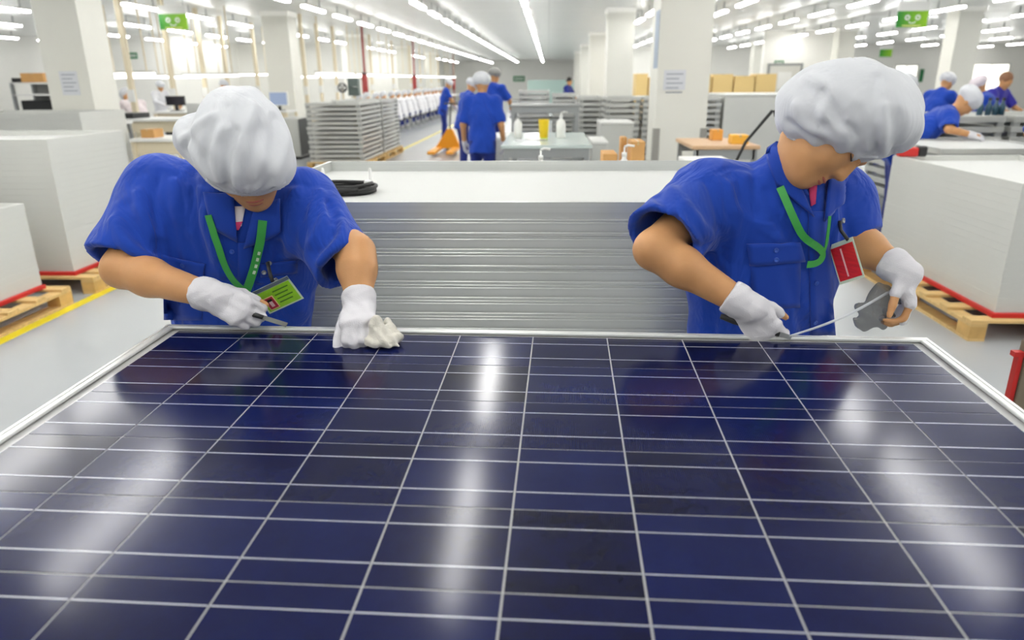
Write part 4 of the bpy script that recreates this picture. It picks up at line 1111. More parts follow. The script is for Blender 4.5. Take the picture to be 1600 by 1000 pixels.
# ------------------------------------------------------------------ things laid on a cloth surface
def bvh_of(S): return BVHTree.FromPolygons([tuple(v) for v in S.V], [tuple(int(i) for i in q) for q in S.Q])
def cast(bvh, px, py, off=0.0, ymin=0.0):
    d = Vector(ray(px, py)).normalized(); o = Vector(CAM)+d*ymin
    hit, n, i, dist = bvh.ray_cast(o, d)
    if hit is None: return None, None
    if n.dot(d) > 0: n = -n
    return hit+n*off, n
def patch(bvh, quad, nu, nv, off, th, curve=0.0):
    """a cloth piece following the surface; quad = four pixel corners in order"""
    q = [np.array(p, float) for p in quad]; T = []; last = None
    for j in range(nv+1):
        for i in range(nu+1):
            u, v = i/nu, j/nv
            p = (q[0]*(1-u)+q[1]*u)*(1-v)+(q[3]*(1-u)+q[2]*u)*v
            h, n = cast(bvh, p[0], p[1], off+curve*math.sin(math.pi*u)*math.sin(math.pi*v))
            if h is None or (last is not None and (h-last[0]).length > 0.12): 
                if last is None: T.append(None); continue
                d = Vector(ray(p[0], p[1])); h = Vector(CAM)+d*((last[0].y)/d.y); n = last[1]
            last = (h, n); T.append((h, n))
    ok = [t for t in T if t]
    T = [t if t else ok[0] for t in T]
    # smooth the depth a little
    n1 = nu+1; mb = MB()
    V = [t[0] for t in T]+[t[0]-t[1]*th for t in T]; K = len(T); Fc = []
    for j in range(nv):
        for i in range(nu):
            a = j*n1+i; Fc.append((a, a+1, a+n1+1, a+n1)); Fc.append((K+a, K+a+n1, K+a+n1+1, K+a+1))
    bd = [i for i in range(nu)]+[j*n1+nu for j in range(nv)]+[nv*n1+nu-i for i in range(nu)]+[(nv-j)*n1 for j in range(nv)]
    for i in range(len(bd)):
        a, b = bd[i], bd[(i+1) % len(bd)]; Fc.append((a, K+a, K+b, b))
    return mb.add(V, Fc)
def spline(pts, n):
    pts = [np.array(p, float) for p in pts]; P = [2*pts[0]-pts[1]]+pts+[2*pts[-1]-pts[-2]]; out = []
    m = len(pts)-1
    for k in range(n+1):
        t = k/n*m; i = min(int(t), m-1); u = t-i; a, b, c, d = P[i:i+4]
        out.append(0.5*((2*b)+(-a+c)*u+(2*a-5*b+4*c-d)*u*u+(-a+3*b-3*c+d)*u**3))
    return out
def ribbon(bvh, pts, w, off, th, n=24):
    C = []; last = None
    for p in spline(pts, n):
        h, nn = cast(bvh, p[0], p[1], off)
        if h is None or (last and abs(h.y-last[0].y) > 0.06):
            if not last: continue
            d = Vector(ray(p[0], p[1])); h = Vector(CAM)+d*(last[0].y/d.y); nn = last[1]
        last = (h, nn); C.append((h, nn))
    # soften the path
    for it in range(2):
        C = [C[0]]+[((C[i-1][0]+C[i][0]*2+C[i+1][0])/4, (C[i-1][1]+C[i][1]+C[i+1][1]).normalized()) for i in range(1, len(C)-1)]+[C[-1]]
    V = []; K = len(C)
    for i, (h, nn) in enumerate(C):
        t = (C[min(i+1, K-1)][0]-C[max(i-1, 0)][0]).normalized(); s = t.cross(nn).normalized()
        V += [h+s*w/2, h-s*w/2, h-s*w/2-nn*th, h+s*w/2-nn*th]
    Fc = []
    for i in range(K-1):
        for j in range(4): Fc.append((i*4+j, i*4+(j+1) % 4, i*4+4+(j+1) % 4, i*4+4+j))
    Fc += [(3, 2, 1, 0), (K*4-4, K*4-3, K*4-2, K*4-1)]
    return MB().add(V, Fc)
def disc(p, n, r, th, seg=14):
    n = Vector(n).normalized(); a = n.orthogonal().normalized(); b = n.cross(a); V = []
    for rr, o in ((r, 0), (r, th), (r*0.7, th), (r*0.6, th*0.6)):
        for j in range(seg):
            q = 2*math.pi*j/seg; V.append(Vector(p)+(a*math.cos(q)+b*math.sin(q))*rr+n*o)
    F = [(i*seg+j, i*seg+(j+1) % seg, (i+1)*seg+(j+1) % seg, (i+1)*seg+j) for i in range(3) for j in range(seg)]+[tuple(range(seg))[::-1], tuple(range(3*seg, 4*seg))]
    return MB().add(V, F)
def card(c, ux, uy, w, h, th):
    """a stiff card around c; ux, uy its in-plane axes"""
    c = np.array(c); ux = nrm(ux); uy = np.array(uy, float); uy = nrm(uy-ux*(uy@ux)); n = np.cross(ux, uy)
    def q(x0, x1, y0, y1, z0, z1):
        P = lambda x, y, z: c+ux*x+uy*y+n*z
        return MB().add([P(x0,y0,z0),P(x1,y0,z0),P(x1,y1,z0),P(x0,y1,z0),P(x0,y0,z1),P(x1,y0,z1),P(x1,y1,z1),P(x0,y1,z1)], [(3,2,1,0),(4,5,6,7),(0,1,5,4),(1,2,6,5),(2,3,7,6),(3,0,4,7)])
    return q
V3 = lambda *a: np.array(a, float)

def fg_worker(label, J, base):
    """J: joints in world space. Returns the thing, the shirt field and the body field"""
    t = thing('person', label, 'person', base)
    hip, ch, nk = J['hip'], J['chest'], J['neck']; up = nrm(nk-hip); U = V3(0, 0, 1)
    side = nrm(J['sh'][1]-J['sh'][0]); fw = nrm(np.cross(up, side)); fw = fw if fw[1] < 0 else -fw
    hc, f, u = J['head']
    an = [V3(hip[0]+s*0.10*side[0], hip[1]+0.02+s*0.03, 0.08) for s in (-1, 1)]
    hj = [hip+side*s*0.085-U*0.03 for s in (-1, 1)]; kn = [(hj[i]+an[i])/2-V3(0, 0.03, 0) for i in (0, 1)]
    pts = np.array([hip, nk, hc]+J['sh']+J['el']+J['wr']+an+[c[4] for H_ in J['hands'] for c in H_]); lo = pts.min(0)-0.16; hi = pts.max(0)+0.16; lo[2] = 0.0
    # body: head, neck, trunk, arms, hands with fingers, legs in one skin
    S = SDF(lo, hi, 0.0052); S.relax = 2
    P = head_sdf(S, hc, f, u)
    S.cone(nk-up*0.06, hc-nrm(u)*0.045-nrm(f)*0.02, 0.054, 0.052, k=0.03)
    S.cone(hip, ch, 0.115, 0.12, k=0.05, flat=(fw, 0.75)); S.cone(ch, nk-up*0.1, 0.12, 0.09, k=0.05, flat=(fw, 0.75)); S.cone(J['sh'][0], J['sh'][1], 0.048, k=0.04)
    for i in (0, 1):
        S.cone(J['sh'][i], J['el'][i], 0.049, 0.042, k=0.03)
        m_ = J['el'][i]*0.68+J['wr'][i]*0.32
        S.cone(J['el'][i], m_, 0.041, 0.042, k=0.02); S.cone(m_, J['wr'][i], 0.042, 0.0275, k=0.02, flat=(J['hn'][i], 0.92))
        for kd, fi, k, a, b, ra, rb in J['hands'][i]: S.cone(a, b, ra, rb, k=0.01 if kd == 'palm' else 0.004)
        S.cone(hj[i], kn[i], 0.075, 0.055, k=0.04); S.cone(kn[i], an[i], 0.052, 0.038, k=0.03)
    body = S.mesh('body'); SB = S; bb = bvh_of(S)
    place(body, 'body', m_skin, t)
    # trousers and shoes
    S = SDF(np.array([min(q[0] for q in an)-0.25, hip[1]-0.3, 0]), np.array([max(q[0] for q in an)+0.25, hip[1]+0.35, hip[2]+0.1]), 0.012)
    S.cone(hip, hip-U*0.05, 0.155, 0.15, k=0.04, flat=((0, 1, 0), 0.8))
    for i in (0, 1):
        S.cone(hj[i], kn[i], 0.092, 0.075, k=0.03); S.cone(kn[i], an[i], 0.075, 0.068, k=0.03); S.plane(an[i]-U*0.04, -U, 0.13)
    place(S.mesh('trousers'), 'trousers', m_blue, t)
    for i in (0, 1): shoe(None, an[i]+V3(0, 0.03, 0), an[i]-V3(0, 0.14, 0), t, m_shoe)
    return t, SB, bb, up, fw, side
def surf_folds(S, folds):
    """press creases into the surface along lines seen on it"""
    tmp = S.mesh('tmp'); b = bvh_of(S); bpy.data.meshes.remove(tmp)
    for pl, w, amp in folds:
        pts = []
        for p in spline(pl, 8):
            h, n = cast(b, p[0], p[1], 0.0)
            if h is not None and (not pts or (Vector(pts[-1])-h).length < 0.06): pts.append(np.array(h))
        if len(pts) > 1: S.fold(pts, w, amp*1.8)
def fg_shirt(t, J, up, fw, side, folds, shape, h=0.0052):
    hip, ch, nk = J['hip'], J['chest'], J['neck']
    pts = np.array([hip, nk]+J['sh']+J['hem']); lo = pts.min(0)-0.17; hi = pts.max(0)+0.15; lo[2] = 0.80
    S = SDF(lo, hi, h); S.relax = 2
    for fn in shape: fn(S)
    for a, b, ra, rb in J['sleeve']: S.sleeve(a, b, ra, rb, k=0.05, hollow=False)
    S.plane(V3(hip[0], hip[1], 0.84), V3(0, 0, -1), 0.45)
    surf_folds(S, folds)
    S.warp(lambda p: 0.0026*np.sin(p[:, 0]*34+5*np.sin(p[:, 2]*9+p[:, 1]*6))*np.sin(p[:, 2]*15+p[:, 0]*12)+0.0012*np.sin(p[:, 2]*60+p[:, 0]*75+3*np.sin(p[:, 0]*23)))
    for a, b, ra, rb in J['sleeve']: S.hollow(a, b, rb, 0.013, 0.07)
    me = S.mesh('shirt'); b = bvh_of(S)
    return place(me, 'shirt', m_blue, t), b
def fg_cap(t, prims, folds, fz, h=0.0048):
    pts = np.array([p[0] for p in prims]); S = SDF(pts.min(0)-0.2, pts.max(0)+0.2, h); S.relax = 2
    for c, r, k, ax in prims: S.ell(c, r, k, ax=ax)
    surf_folds(S, folds)
    S.warp(fz)
    me = S.mesh('cap'); b = bvh_of(S)
    return place(me, 'cap', m_capw, t), b

# ------------------------------------------------------------------ the worker on the left
def J_left():
    J = {}
    J['hip'] = V3(-0.82, 1.74, 0.86); J['chest'] = V3(-0.785, 1.72, 1.12); J['neck'] = V3(-0.72, 1.635, 1.315)
    c = at(382, 234, 1.545); n = at(390, 318, 1.435)
    f = nrm(n-c); J['head'] = (c, f, V3(0.10, -0.62, 0.77))
    J['sh'] = [at(258, 302, 1.68), V3(-0.60, 1.69, 1.265)]
    J['el'] = [at(190, 420, 1.52), at(556, 395, 1.56)]
    J['wr'] = [at(330, 462, 1.43), at(562, 477, 1.46)]
    d0 = V3(0.88, -0.20, -0.36); n0 = V3(-0.1, -0.80, 0.55)
    d1 = V3(0.16, -0.92, -0.16); n1 = V3(0.0, -0.2, 0.95)
    J['hn'] = [n0, n1]
    J['hands'] = [hand_caps(J['wr'][0], d0, n0, True, (48, 70, 45), (0.85, 0.25, -0.45), 0.92),
                  hand_caps(J['wr'][1], d1, n1, False, (48, 62, 40), (0.75, 0.35, -0.45), 0.92)]
    J['hd'] = [d0, d1]
    J['hem'] = [at(190, 416, 1.535), at(551, 420, 1.545)]
    J['sleeve'] = [(J['sh'][0]+V3(-0.012, 0, 0.004), at(194, 412, 1.548), 0.082, 0.088), (J['sh'][1]+V3(0.012, 0, 0.0), at(541, 416, 1.56), 0.082, 0.074)]
    return J
J = J_left()
wl, SBL, bbL, up, fw, side = fg_worker('worker in blue uniform, white cap and gloves wiping the panel, the left of two', J, (J['hip'][0], J['hip'][1], 0))
shape = [lambda S: S.cone((-0.815, 1.745, 0.80), J['chest'], 0.172, 0.178, k=0.06, flat=(fw, 0.70)),
         lambda S: S.cone(J['chest'], J['neck']-up*0.09, 0.178, 0.125, k=0.07, flat=(fw, 0.72)),
         lambda S: S.cone(J['sh'][0], J['sh'][1], 0.078, k=0.07),
         lambda S: S.cone(J['neck']-up*0.05, J['neck']+up*0.02+V3(0, -0.01, 0), 0.085, 0.072, k=0.03)]
A = lambda pts, Y: [at(x, y, Y) for x, y in pts]
folds = [([(250, 268), (241, 310), (243, 352), (252, 398)], 0.006, -0.006), ([(272, 285), (278, 340), (292, 402)], 0.012, 0.006), ([(300, 296), (306, 350), (322, 410)], 0.009, -0.007), ([(318, 330), (330, 380), (345, 430)], 0.010, 0.005),
         ([(480, 290), (474, 340), (470, 402)], 0.006, -0.007), ([(458, 300), (452, 360), (455, 420)], 0.013, 0.005), ([(436, 380), (430, 430), (440, 500)], 0.010, -0.005),
         ([(196, 320), (212, 362), (246, 396)], 0.012, -0.009), ([(176, 345), (196, 380), (238, 404)], 0.010, 0.007), ([(215, 300), (225, 335), (246, 370)], 0.010, 0.005), ([(165, 375), (195, 398), (232, 412)], 0.007, -0.005),
         ([(512, 318), (524, 352), (492, 396)], 0.012, -0.009), ([(535, 345), (530, 375), (498, 410)], 0.010, 0.008), ([(562, 388), (535, 398), (508, 424)], 0.008, -0.006), ([(500, 300), (505, 340), (484, 380)], 0.010, 0.006),
         ([(350, 440), (356, 475), (352, 512)], 0.010, -0.006), ([(295, 470), (300, 490), (310, 512)], 0.011, 0.005), ([(410, 450), (404, 480), (408, 512)], 0.010, -0.006), ([(262, 440), (275, 475), (280, 512)], 0.010, -0.006),
         ([(262, 268), (290, 282), (325, 290)], 0.005, -0.003), ([(440, 290), (465, 286), (485, 292)], 0.005, -0.003)]
shL, bL = fg_shirt(wl, J, up, fw, side, folds, shape)
# collar, undershirt, placket, pockets, buttons
for q in ([(366, 300), (322, 300), (331, 352), (372, 376)], [(398, 318), (440, 312), (443, 362), (381, 386)]):
    patch(bL, q, 8, 8, 0.011, 0.004, 0.004).build('collar', m_blue2, shL, True, world=True)
patch(bL, [(357, 322), (384, 322), (378, 352), (366, 356)], 5, 5, 0.006, 0.003).build('undershirt', mat('undershirt_white', (226, 220, 222), 0.8), shL, True, world=True)
patch(bL, [(362, 347), (380, 345), (374, 358), (368, 358)], 3, 3, 0.0075, 0.003).build('undershirt_trim', mat('undershirt_pink', (206, 60, 110), 0.8), shL, True, world=True)
patch(bL, [(372, 378), (396, 378), (398, 515), (372, 515)], 4, 16, 0.004, 0.003).build('placket', m_blue2, shL, True, world=True)
patch(bL, [(252, 398), (322, 412), (318, 434), (250, 424)], 8, 4, 0.006, 0.003).build('pocket_flap', m_blue2, shL, True, world=True)
patch(bL, [(405, 412), (462, 405), (462, 425), (407, 432)], 8, 4, 0.006, 0.003).build('pocket_flap', m_blue2, shL, True, world=True)
patch(bL, [(254, 424), (318, 434), (316, 500), (256, 500)], 8, 8, 0.003, 0.003).build('pocket', m_blue2, shL, True, world=True)
for px, py in ((363, 392), (288, 413), (383, 445), (384, 480)):
    h, n = cast(bL, px, py, 0.006)
    if h: disc(h, n, 0.0055, 0.002).build('button', m_btn, shL, True, world=True)
# cap with its bag of cloth hanging to one side
C0 = at(380, 228, 1.535)
prims = [(at(380, 234, 1.535), (0.106, 0.112, 0.088), 0.03, None), (at(316, 214, 1.57), (0.060, 0.066, 0.046), 0.06, None), (at(376, 204, 1.53), (0.084, 0.10, 0.082), 0.03, None), (at(373, 176, 1.55), (0.05, 0.06, 0.046), 0.05, None), (at(398, 260, 1.50), (0.080, 0.07, 0.050), 0.04, None)]
def fz(p):
    q = p-C0; az = np.arctan2(q[:, 0]-0.02, -q[:, 1]+0.06*q[:, 2]/0.1)
    low = np.clip((0.0-q[:, 2])/0.09, 0, 1); top = np.clip((q[:, 2]+0.06)/0.12, 0, 1)
    return 0.0045*low*np.sin(az*15+2*np.sin(q[:, 2]*30))+0.004*top*np.sin(az*5+q[:, 2]*22+1.0)*np.cos(q[:, 0]*30)+0.0018*np.sin(q[:, 0]*85+4*np.sin(q[:, 2]*24))
folds = [([(352, 165), (330, 205), (322, 250)], 0.010, -0.005), ([(345, 200), (335, 235), (342, 282)], 0.009, 0.009), ([(398, 165), (378, 215), (366, 285)], 0.011, 0.008), ([(368, 205), (356, 245), (358, 290)], 0.008, -0.010), ([(430, 185), (428, 230), (418, 285)], 0.009, -0.008), ([(410, 200), (398, 240), (390, 292)], 0.008, -0.007), ([(446, 215), (442, 250), (432, 285)], 0.008, 0.006), ([(298, 205), (290, 228), (298, 250)], 0.008, -0.009), ([(330, 180), (305, 200), (285, 222)], 0.010, 0.006)]
capL, bcL = fg_cap(wl, prims, folds, fz)
ribbon(bcL, [(322, 280), (345, 296), (380, 303), (415, 301), (446, 284)], 0.008, 0.002, 0.004).build('elastic_band', m_capw, capL, True, world=True)
# mouth shade and nose of the down-turned face are in the body; brows and lips
c, f, u = J['head']; f = nrm(f); u = nrm(u-f*(u@f)); r = np.cross(f, u)
def facepts(c, f, u, r, arr): return [c+r*x+f*y+u*z for x, y, z in arr]
def lips(parent, c, f, u, r):
    S = SDF(c+f*0.085-u*0.068-0.05, c+f*0.085-u*0.068+0.05, 0.0025); S.relax = 1
    S.ell(c+f*0.0885-u*0.0635, (0.021, 0.0095, 0.0045), 0.004, ax=[r, f, u]); S.ell(c+f*0.087-u*0.0735, (0.018, 0.0095, 0.0052), 0.002, ax=[r, f, u])
    place(S.mesh('lips'), 'lips', m_lip, parent)
    for s in (-1, 1):
        MB().tube(facepts(c, f, u, r, [(s*0.018, 0.0855, -0.001), (s*0.031, 0.0895, -0.005), (s*0.046, 0.080, -0.001)]), [0.0012, 0.0018, 0.001], 6).build('eyelash', m_brow, parent, True, world=True)
lips(wl, c, f, u, r)
for i, bare in ((0, {0: 1, 4: 2}), (1, {3: 1, 2: 2})):
    place(glove_mesh(J['hands'][i], J['wr'][i], J['wr'][i]-J['el'][i], 0.0028, bare), 'glove', m_glv, wl)
# lanyard and badge
b0 = cast(bL, 388, 450, 0.008)[0]
ly = thing('identity_lanyard', 'green lanyard round the neck of the left worker', 'lanyard', tuple(b0))
ribbon(bL, [(331, 334), (338, 362), (350, 398), (366, 430), (386, 452)], 0.016, 0.017, 0.0015).build('strap', m_grn, ly, world=True)
ribbon(bL, [(411, 343), (406, 375), (398, 408), (390, 438), (386, 452)], 0.019, 0.017, 0.0015).build('strap', m_grn, ly, world=True)
for k in range(4):
    ribbon(bL, [(405-2.6*k, 388+10*k), (403.5-2.6*k, 393+10*k)], 0.006, 0.0185, 0.001, 4).build('print', mat('lanyard_print', (205, 225, 200), 0.5), ly, world=True)
bc = at(436, 463, 1.515)
bg = thing('identity_badge', 'green identity card with red photo clipped to the left worker pocket', 'badge', tuple(bc))
q = card(bc, at(463, 449, 1.515)-at(409, 474, 1.515), V3(0.1, -0.25, 1), 0.085, 0.055, 0.002)
q(-0.046, 0.046, -0.030, 0.036, -0.001, 0.0).build('sleeve', mat('badge_plastic', (205, 222, 200), 0.25), bg, world=True)
q(-0.041, 0.042, -0.026, 0.026, 0.0, 0.0012).build('card', mat('badge_green', (142, 198, 42), 0.4, var=0.12, vscale=60), bg, world=True)
q(-0.046, 0.046, 0.028, 0.036, 0.0, 0.002).build('holder_edge', mat('badge_grey', (92, 104, 116), 0.3), bg, world=True)
q(-0.036, -0.012, -0.023, 0.010, 0.0012, 0.002).build('photo_frame', mat('photo_rim', (236, 190, 150), 0.4), bg, world=True)
ph = q(-0.034, -0.014, -0.021, 0.008, 0.002, 0.0026).build('photo', mat('photo_red', (168, 36, 60), 0.4), bg, world=True)
q(-0.028, -0.020, -0.016, -0.002, 0.0026, 0.003).build('portrait', mat('portrait_pale', (226, 190, 196), 0.5), ph, world=True)
q(-0.030, -0.018, -0.002, 0.004, 0.0026, 0.0031).build('portrait_hair', m_hair, ph, world=True)
for k in range(4): q(-0.006, 0.034-0.006*(k % 2), 0.015-0.010*k, 0.018-0.010*k, 0.0012, 0.0018).build('text_line', mat('badge_ink', (70, 120, 30), 0.5), bg, world=True)
MB().tube([at(426, 440, 1.512), at(422, 428, 1.52), at(418, 410, 1.535)], 0.0045, 8).build('clip_strap', m_dark, bg, True, world=True)
for px, py in ((418, 407), (411, 422), (426, 434)):
    h, n = cast(bL, px, py, 0.012)
    if h: disc(h, n, 0.0055, 0.003).build('snap', m_steel, bg, True, world=True)
# the scraper in his right hand
hh = J['hands'][0]; tip = [c for c in hh if c[0] == 'finger' and c[1] == 1][-1][4]
a, b = at(398, 492, 1.42), at(452, 509, 1.40)
sc_ = thing('scraper_blade', 'dark handled scraper blade in the right glove of the left worker', 'scraper', tuple(a))
MB().tube([a+(a-b)*0.75, a, a+(b-a)*0.25], [0.005, 0.006, 0.005], 8).build('handle', m_dark, sc_, True, world=True)
q = card((a*0.42+b*0.58), b-a, V3(0.0, 0.5, 0.5), 0, 0, 0)
q(-0.03, 0.03, -0.005, 0.005, -0.0008, 0.0008).build('blade', mat('blade_steel', (120, 122, 120), 0.35, metal=0.8), sc_, world=True)
# the rag pressed on the panel corner
c = at(596, 528, 1.385)
rg = thing('cleaning_rag', 'crumpled cream cleaning rag under the glove on the panel edge', 'rag', (c[0], c[1], 1.03))
S = SDF(c-V3(0.10, 0.10, 0.06), c+V3(0.09, 0.12, 0.07), 0.003); S.relax = 1
zt_ = pan(0.0, 0.43)[2]+0.0035
def low(p, dz=0.004): p = np.array(p); p[2] = max(p[2], zt_+dz); return p
S.cone(at(586, 503, 1.375), low(at(600, 540, 1.365), 0.012), 0.014, 0.018, k=0.015)
S.cone(at(606, 505, 1.41), low(at(617, 532, 1.385), 0.010), 0.010, 0.013, k=0.012); S.cone(low(at(548, 522, 1.42), 0.006), low(at(575, 530, 1.40), 0.009), 0.008, 0.012, k=0.015)
S.ell(V3(c[0]+0.004, c[1]-0.005, zt_+0.012), (0.040, 0.036, 0.015), 0.012)
for k in range(10):
    a0 = low(at(580+4.4*k, 532, 1.385), 0.008); a1 = low(at(572+5.6*k, 547+6*math.sin(k*1.7), 1.352), 0.003); S.cone(a0, a1, 0.0065, 0.0032, k=0.006)
S.warp(lambda p: 0.0035*np.sin(p[:, 0]*210+3*np.sin(p[:, 1]*70))*np.sin(p[:, 1]*120+p[:, 2]*110))
S.plane(V3(c[0], c[1], zt_), V3(0, 0, -1), 0.16)
place(S.mesh('cloth'), 'cloth', m_rag, rg)

# ------------------------------------------------------------------ the worker on the right
def J_right():
    J = {}
    J['hip'] = V3(0.515, 1.72, 0.86); J['chest'] = V3(0.525, 1.70, 1.14); J['neck'] = V3(0.545, 1.635, 1.335)
    c = at(1303, 200, 1.565); J['head'] = (c, nrm(V3(0.36, -0.52, -0.77)), V3(0.80, -0.16, 0.50))
    J['sh'] = [V3(0.375, 1.66, 1.285), V3(0.685, 1.72, 1.275)]
    J['el'] = [at(1022, 390, 1.515), at(1328, 372, 1.665)]
    J['wr'] = [at(1160, 474, 1.44), at(1406, 420, 1.555)]
    d0 = V3(0.62, -0.05, -0.72); n0 = V3(-0.25, -0.95, 0.05)
    d1 = V3(0.28, -0.25, -0.9); n1 = V3(0.9, -0.25, 0.3)
    J['hn'] = [n0, n1]; J['hd'] = [d0, d1]
    J['hands'] = [hand_caps(J['wr'][0], d0, n0, True, (25, 45, 30), (0.8, 0.35, -0.45), 0.94),
                  hand_caps(J['wr'][1], d1, n1, False, (35, 50, 35), (0.7, 0.45, -0.5), 0.9)]
    J['hem'] = [at(1030, 376, 1.52), at(1345, 376, 1.665)]
    J['sleeve'] = [(J['sh'][0]+V3(-0.01, 0, 0.004), at(1035, 376, 1.535), 0.082, 0.088), (J['sh'][1]+V3(0.0, 0, 0), at(1336, 372, 1.672), 0.070, 0.060)]
    return J
J = J_right()
wr_, SBR, bbR, up, fw, side = fg_worker('worker in blue uniform with large white cap trimming film, the right of two', J, (J['hip'][0], J['hip'][1], 0))
shape = [lambda S: S.cone((0.518, 1.725, 0.80), J['chest'], 0.165, 0.168, k=0.06, flat=(fw, 0.74)),
         lambda S: S.cone(J['chest'], J['neck']-up*0.09, 0.168, 0.115, k=0.07, flat=(fw, 0.75)),
         lambda S: S.cone(J['sh'][0], J['sh'][1], 0.078, k=0.07),
         lambda S: S.cone(J['neck']-up*0.07, J['neck']+up*0.015, 0.088, 0.072, k=0.03)]
folds = [([(1026, 305), (1052, 338), (1090, 392)], 0.008, -0.011), ([(1050, 296), (1080, 330), (1112, 372)], 0.011, 0.007), ([(1105, 285), (1122, 340), (1130, 400)], 0.007, -0.006), ([(1138, 290), (1150, 345), (1152, 400)], 0.012, 0.005),
         ([(1170, 240), (1180, 290), (1178, 350)], 0.006, -0.005), ([(1196, 300), (1212, 340), (1238, 376)], 0.009, -0.006), ([(1108, 400), (1118, 450), (1112, 515)], 0.011, -0.008), ([(1140, 420), (1150, 470), (1146, 515)], 0.012, 0.006),
         ([(1232, 430), (1246, 475), (1256, 518)], 0.009, -0.008), ([(1200, 490), (1206, 505), (1204, 518)], 0.010, -0.004), ([(1318, 290), (1322, 330), (1328, 372)], 0.007, -0.008), ([(1304, 300), (1306, 340), (1304, 385)], 0.008, 0.007), ([(1292, 400), (1298, 450), (1304, 510)], 0.008, 0.006),
         ([(1120, 270), (1150, 262), (1190, 270)], 0.005, -0.004), ([(1000, 345), (1030, 360), (1072, 372)], 0.008, -0.004), ([(1150, 330), (1185, 350), (1215, 372)], 0.010, 0.005), ([(1090, 385), (1130, 392), (1165, 388)], 0.010, -0.006)]
shR, bR = fg_shirt(wr_, J, up, fw, side, folds, shape)
for q in ([(1190, 200), (1214, 196), (1262, 305), (1212, 290)], [(1212, 255), (1236, 262), (1268, 338), (1226, 300)], [(1290, 278), (1322, 278), (1312, 318), (1284, 345)]):
    patch(bR, q, 8, 10, 0.010, 0.004, 0.003).build('collar', m_blue2, shR, True, world=True)
patch(bR, [(1262, 285), (1275, 285), (1273, 318), (1266, 322)], 3, 5, 0.004, 0.003).build('undershirt', mat('undershirt_pink', (206, 60, 110), 0.8), shR, True, world=True)
patch(bR, [(1262, 330), (1290, 330), (1306, 524), (1266, 524)], 4, 16, 0.004, 0.003).build('placket', m_blue2, shR, True, world=True)
patch(bR, [(1166, 380), (1250, 378), (1256, 408), (1172, 416)], 8, 5, 0.007, 0.003).build('pocket_flap', m_blue2, shR, True, world=True)
patch(bR, [(1172, 414), (1250, 408), (1250, 480), (1178, 484)], 8, 8, 0.003, 0.003).build('pocket', m_blue2, shR, True, world=True)
for px, py in ((1210, 390), (1211, 405), (1270, 501), (1272, 440)):
    h, n = cast(bR, px, py, 0.008)
    if h: disc(h, n, 0.0055, 0.002).build('button', m_btn, shR, True, world=True)
C1 = at(1325, 170, 1.565)
ta = math.radians(-8); ax = [V3(math.cos(ta), 0, math.sin(ta)), V3(0, 1, 0), V3(-math.sin(ta), 0, math.cos(ta))]
prims = [(C1, (0.136, 0.125, 0.098), 0.03, ax), (at(1346, 184, 1.54), (0.112, 0.108, 0.070), 0.04, ax), (at(1262, 178, 1.585), (0.062, 0.08, 0.056), 0.04, ax)]
def fz2(p):
    q = p-C1; az = np.arctan2(q[:, 0], -q[:, 1]); low = np.clip((0.02-q[:, 2])/0.1, 0, 1)
    return 0.005*low*np.sin(az*13+2*np.sin(q[:, 2]*26))+0.0035*np.sin(az*4+q[:, 2]*26+0.6)*np.cos(q[:, 0]*24)+0.0016*np.sin(q[:, 0]*75+4*np.sin(q[:, 2]*22))
folds = [([(1286, 142), (1305, 180), (1338, 212)], 0.008, -0.010), ([(1245, 165), (1258, 195), (1305, 216)], 0.008, 0.008), ([(1372, 120), (1364, 180), (1368, 240)], 0.008, -0.013), ([(1382, 165), (1382, 205), (1378, 242)], 0.008, 0.009), ([(1404, 180), (1404, 210), (1396, 240)], 0.007, -0.010), ([(1260, 120), (1296, 142), (1288, 180)], 0.012, 0.006), ([(1345, 170), (1350, 205), (1345, 240)], 0.009, -0.006), ([(1232, 190), (1262, 210), (1300, 230)], 0.007, -0.006), ([(1320, 190), (1325, 215), (1322, 236)], 0.007, 0.006)]
capR, bcR = fg_cap(wr_, prims, folds, fz2)
ribbon(bcR, [(1224, 212), (1250, 222), (1290, 236), (1330, 244), (1372, 246)], 0.008, 0.002, 0.004).build('elastic_band', m_capw, capR, True, world=True)
c, f, u = J['head']; f = nrm(f); u = nrm(u-f*(u@f)); r = np.cross(f, u)
lips(wr_, c, f, u, r)
for i, bare in ((0, {0: 2, 4: 2}), (1, {0: 0, 1: 1, 4: 1})):
    place(glove_mesh(J['hands'][i], J['wr'][i], J['wr'][i]-J['el'][i], 0.0028, bare), 'glove', m_glv, wr_)
b0 = cast(bR, 1262, 408, 0.008)[0]
ly = thing('identity_lanyard', 'green lanyard looping over the chest of the right worker', 'lanyard', tuple(b0))
ribbon(bR, [(1218, 294), (1230, 325), (1248, 360), (1270, 382), (1277, 395), (1272, 406), (1254, 410)], 0.016, 0.017, 0.0015, 30).build('strap', m_grn, ly, world=True)
ribbon(bR, [(1287, 336), (1285, 360), (1280, 385), (1272, 404)], 0.008, 0.017, 0.0015).build('strap', m_grn, ly, world=True)
bc = at(1322, 408, 1.56)
bg = thing('identity_badge', 'red identity card in a clear holder hanging on the right worker', 'badge', tuple(bc))
q = card(bc, at(1340, 412, 1.535)-at(1304, 424, 1.585), at(1326, 374, 1.56)-at(1320, 425, 1.56), 0, 0, 0)
q(-0.034, 0.034, -0.046, 0.046, -0.001, 0.0).build('sleeve', mat('badge_plastic', (205, 222, 200), 0.25), bg, world=True)
q(-0.030, 0.030, -0.040, 0.036, 0.0, 0.0012).build('card', mat('badge_red', (206, 40, 44), 0.35, var=0.2, vscale=30, stretch=(1, 1, 6)), bg, world=True)
q(-0.006, -0.002, -0.034, 0.030, 0.0012, 0.0018).build('stripe', mat('stripe_pale', (236, 190, 186), 0.4), bg, world=True)
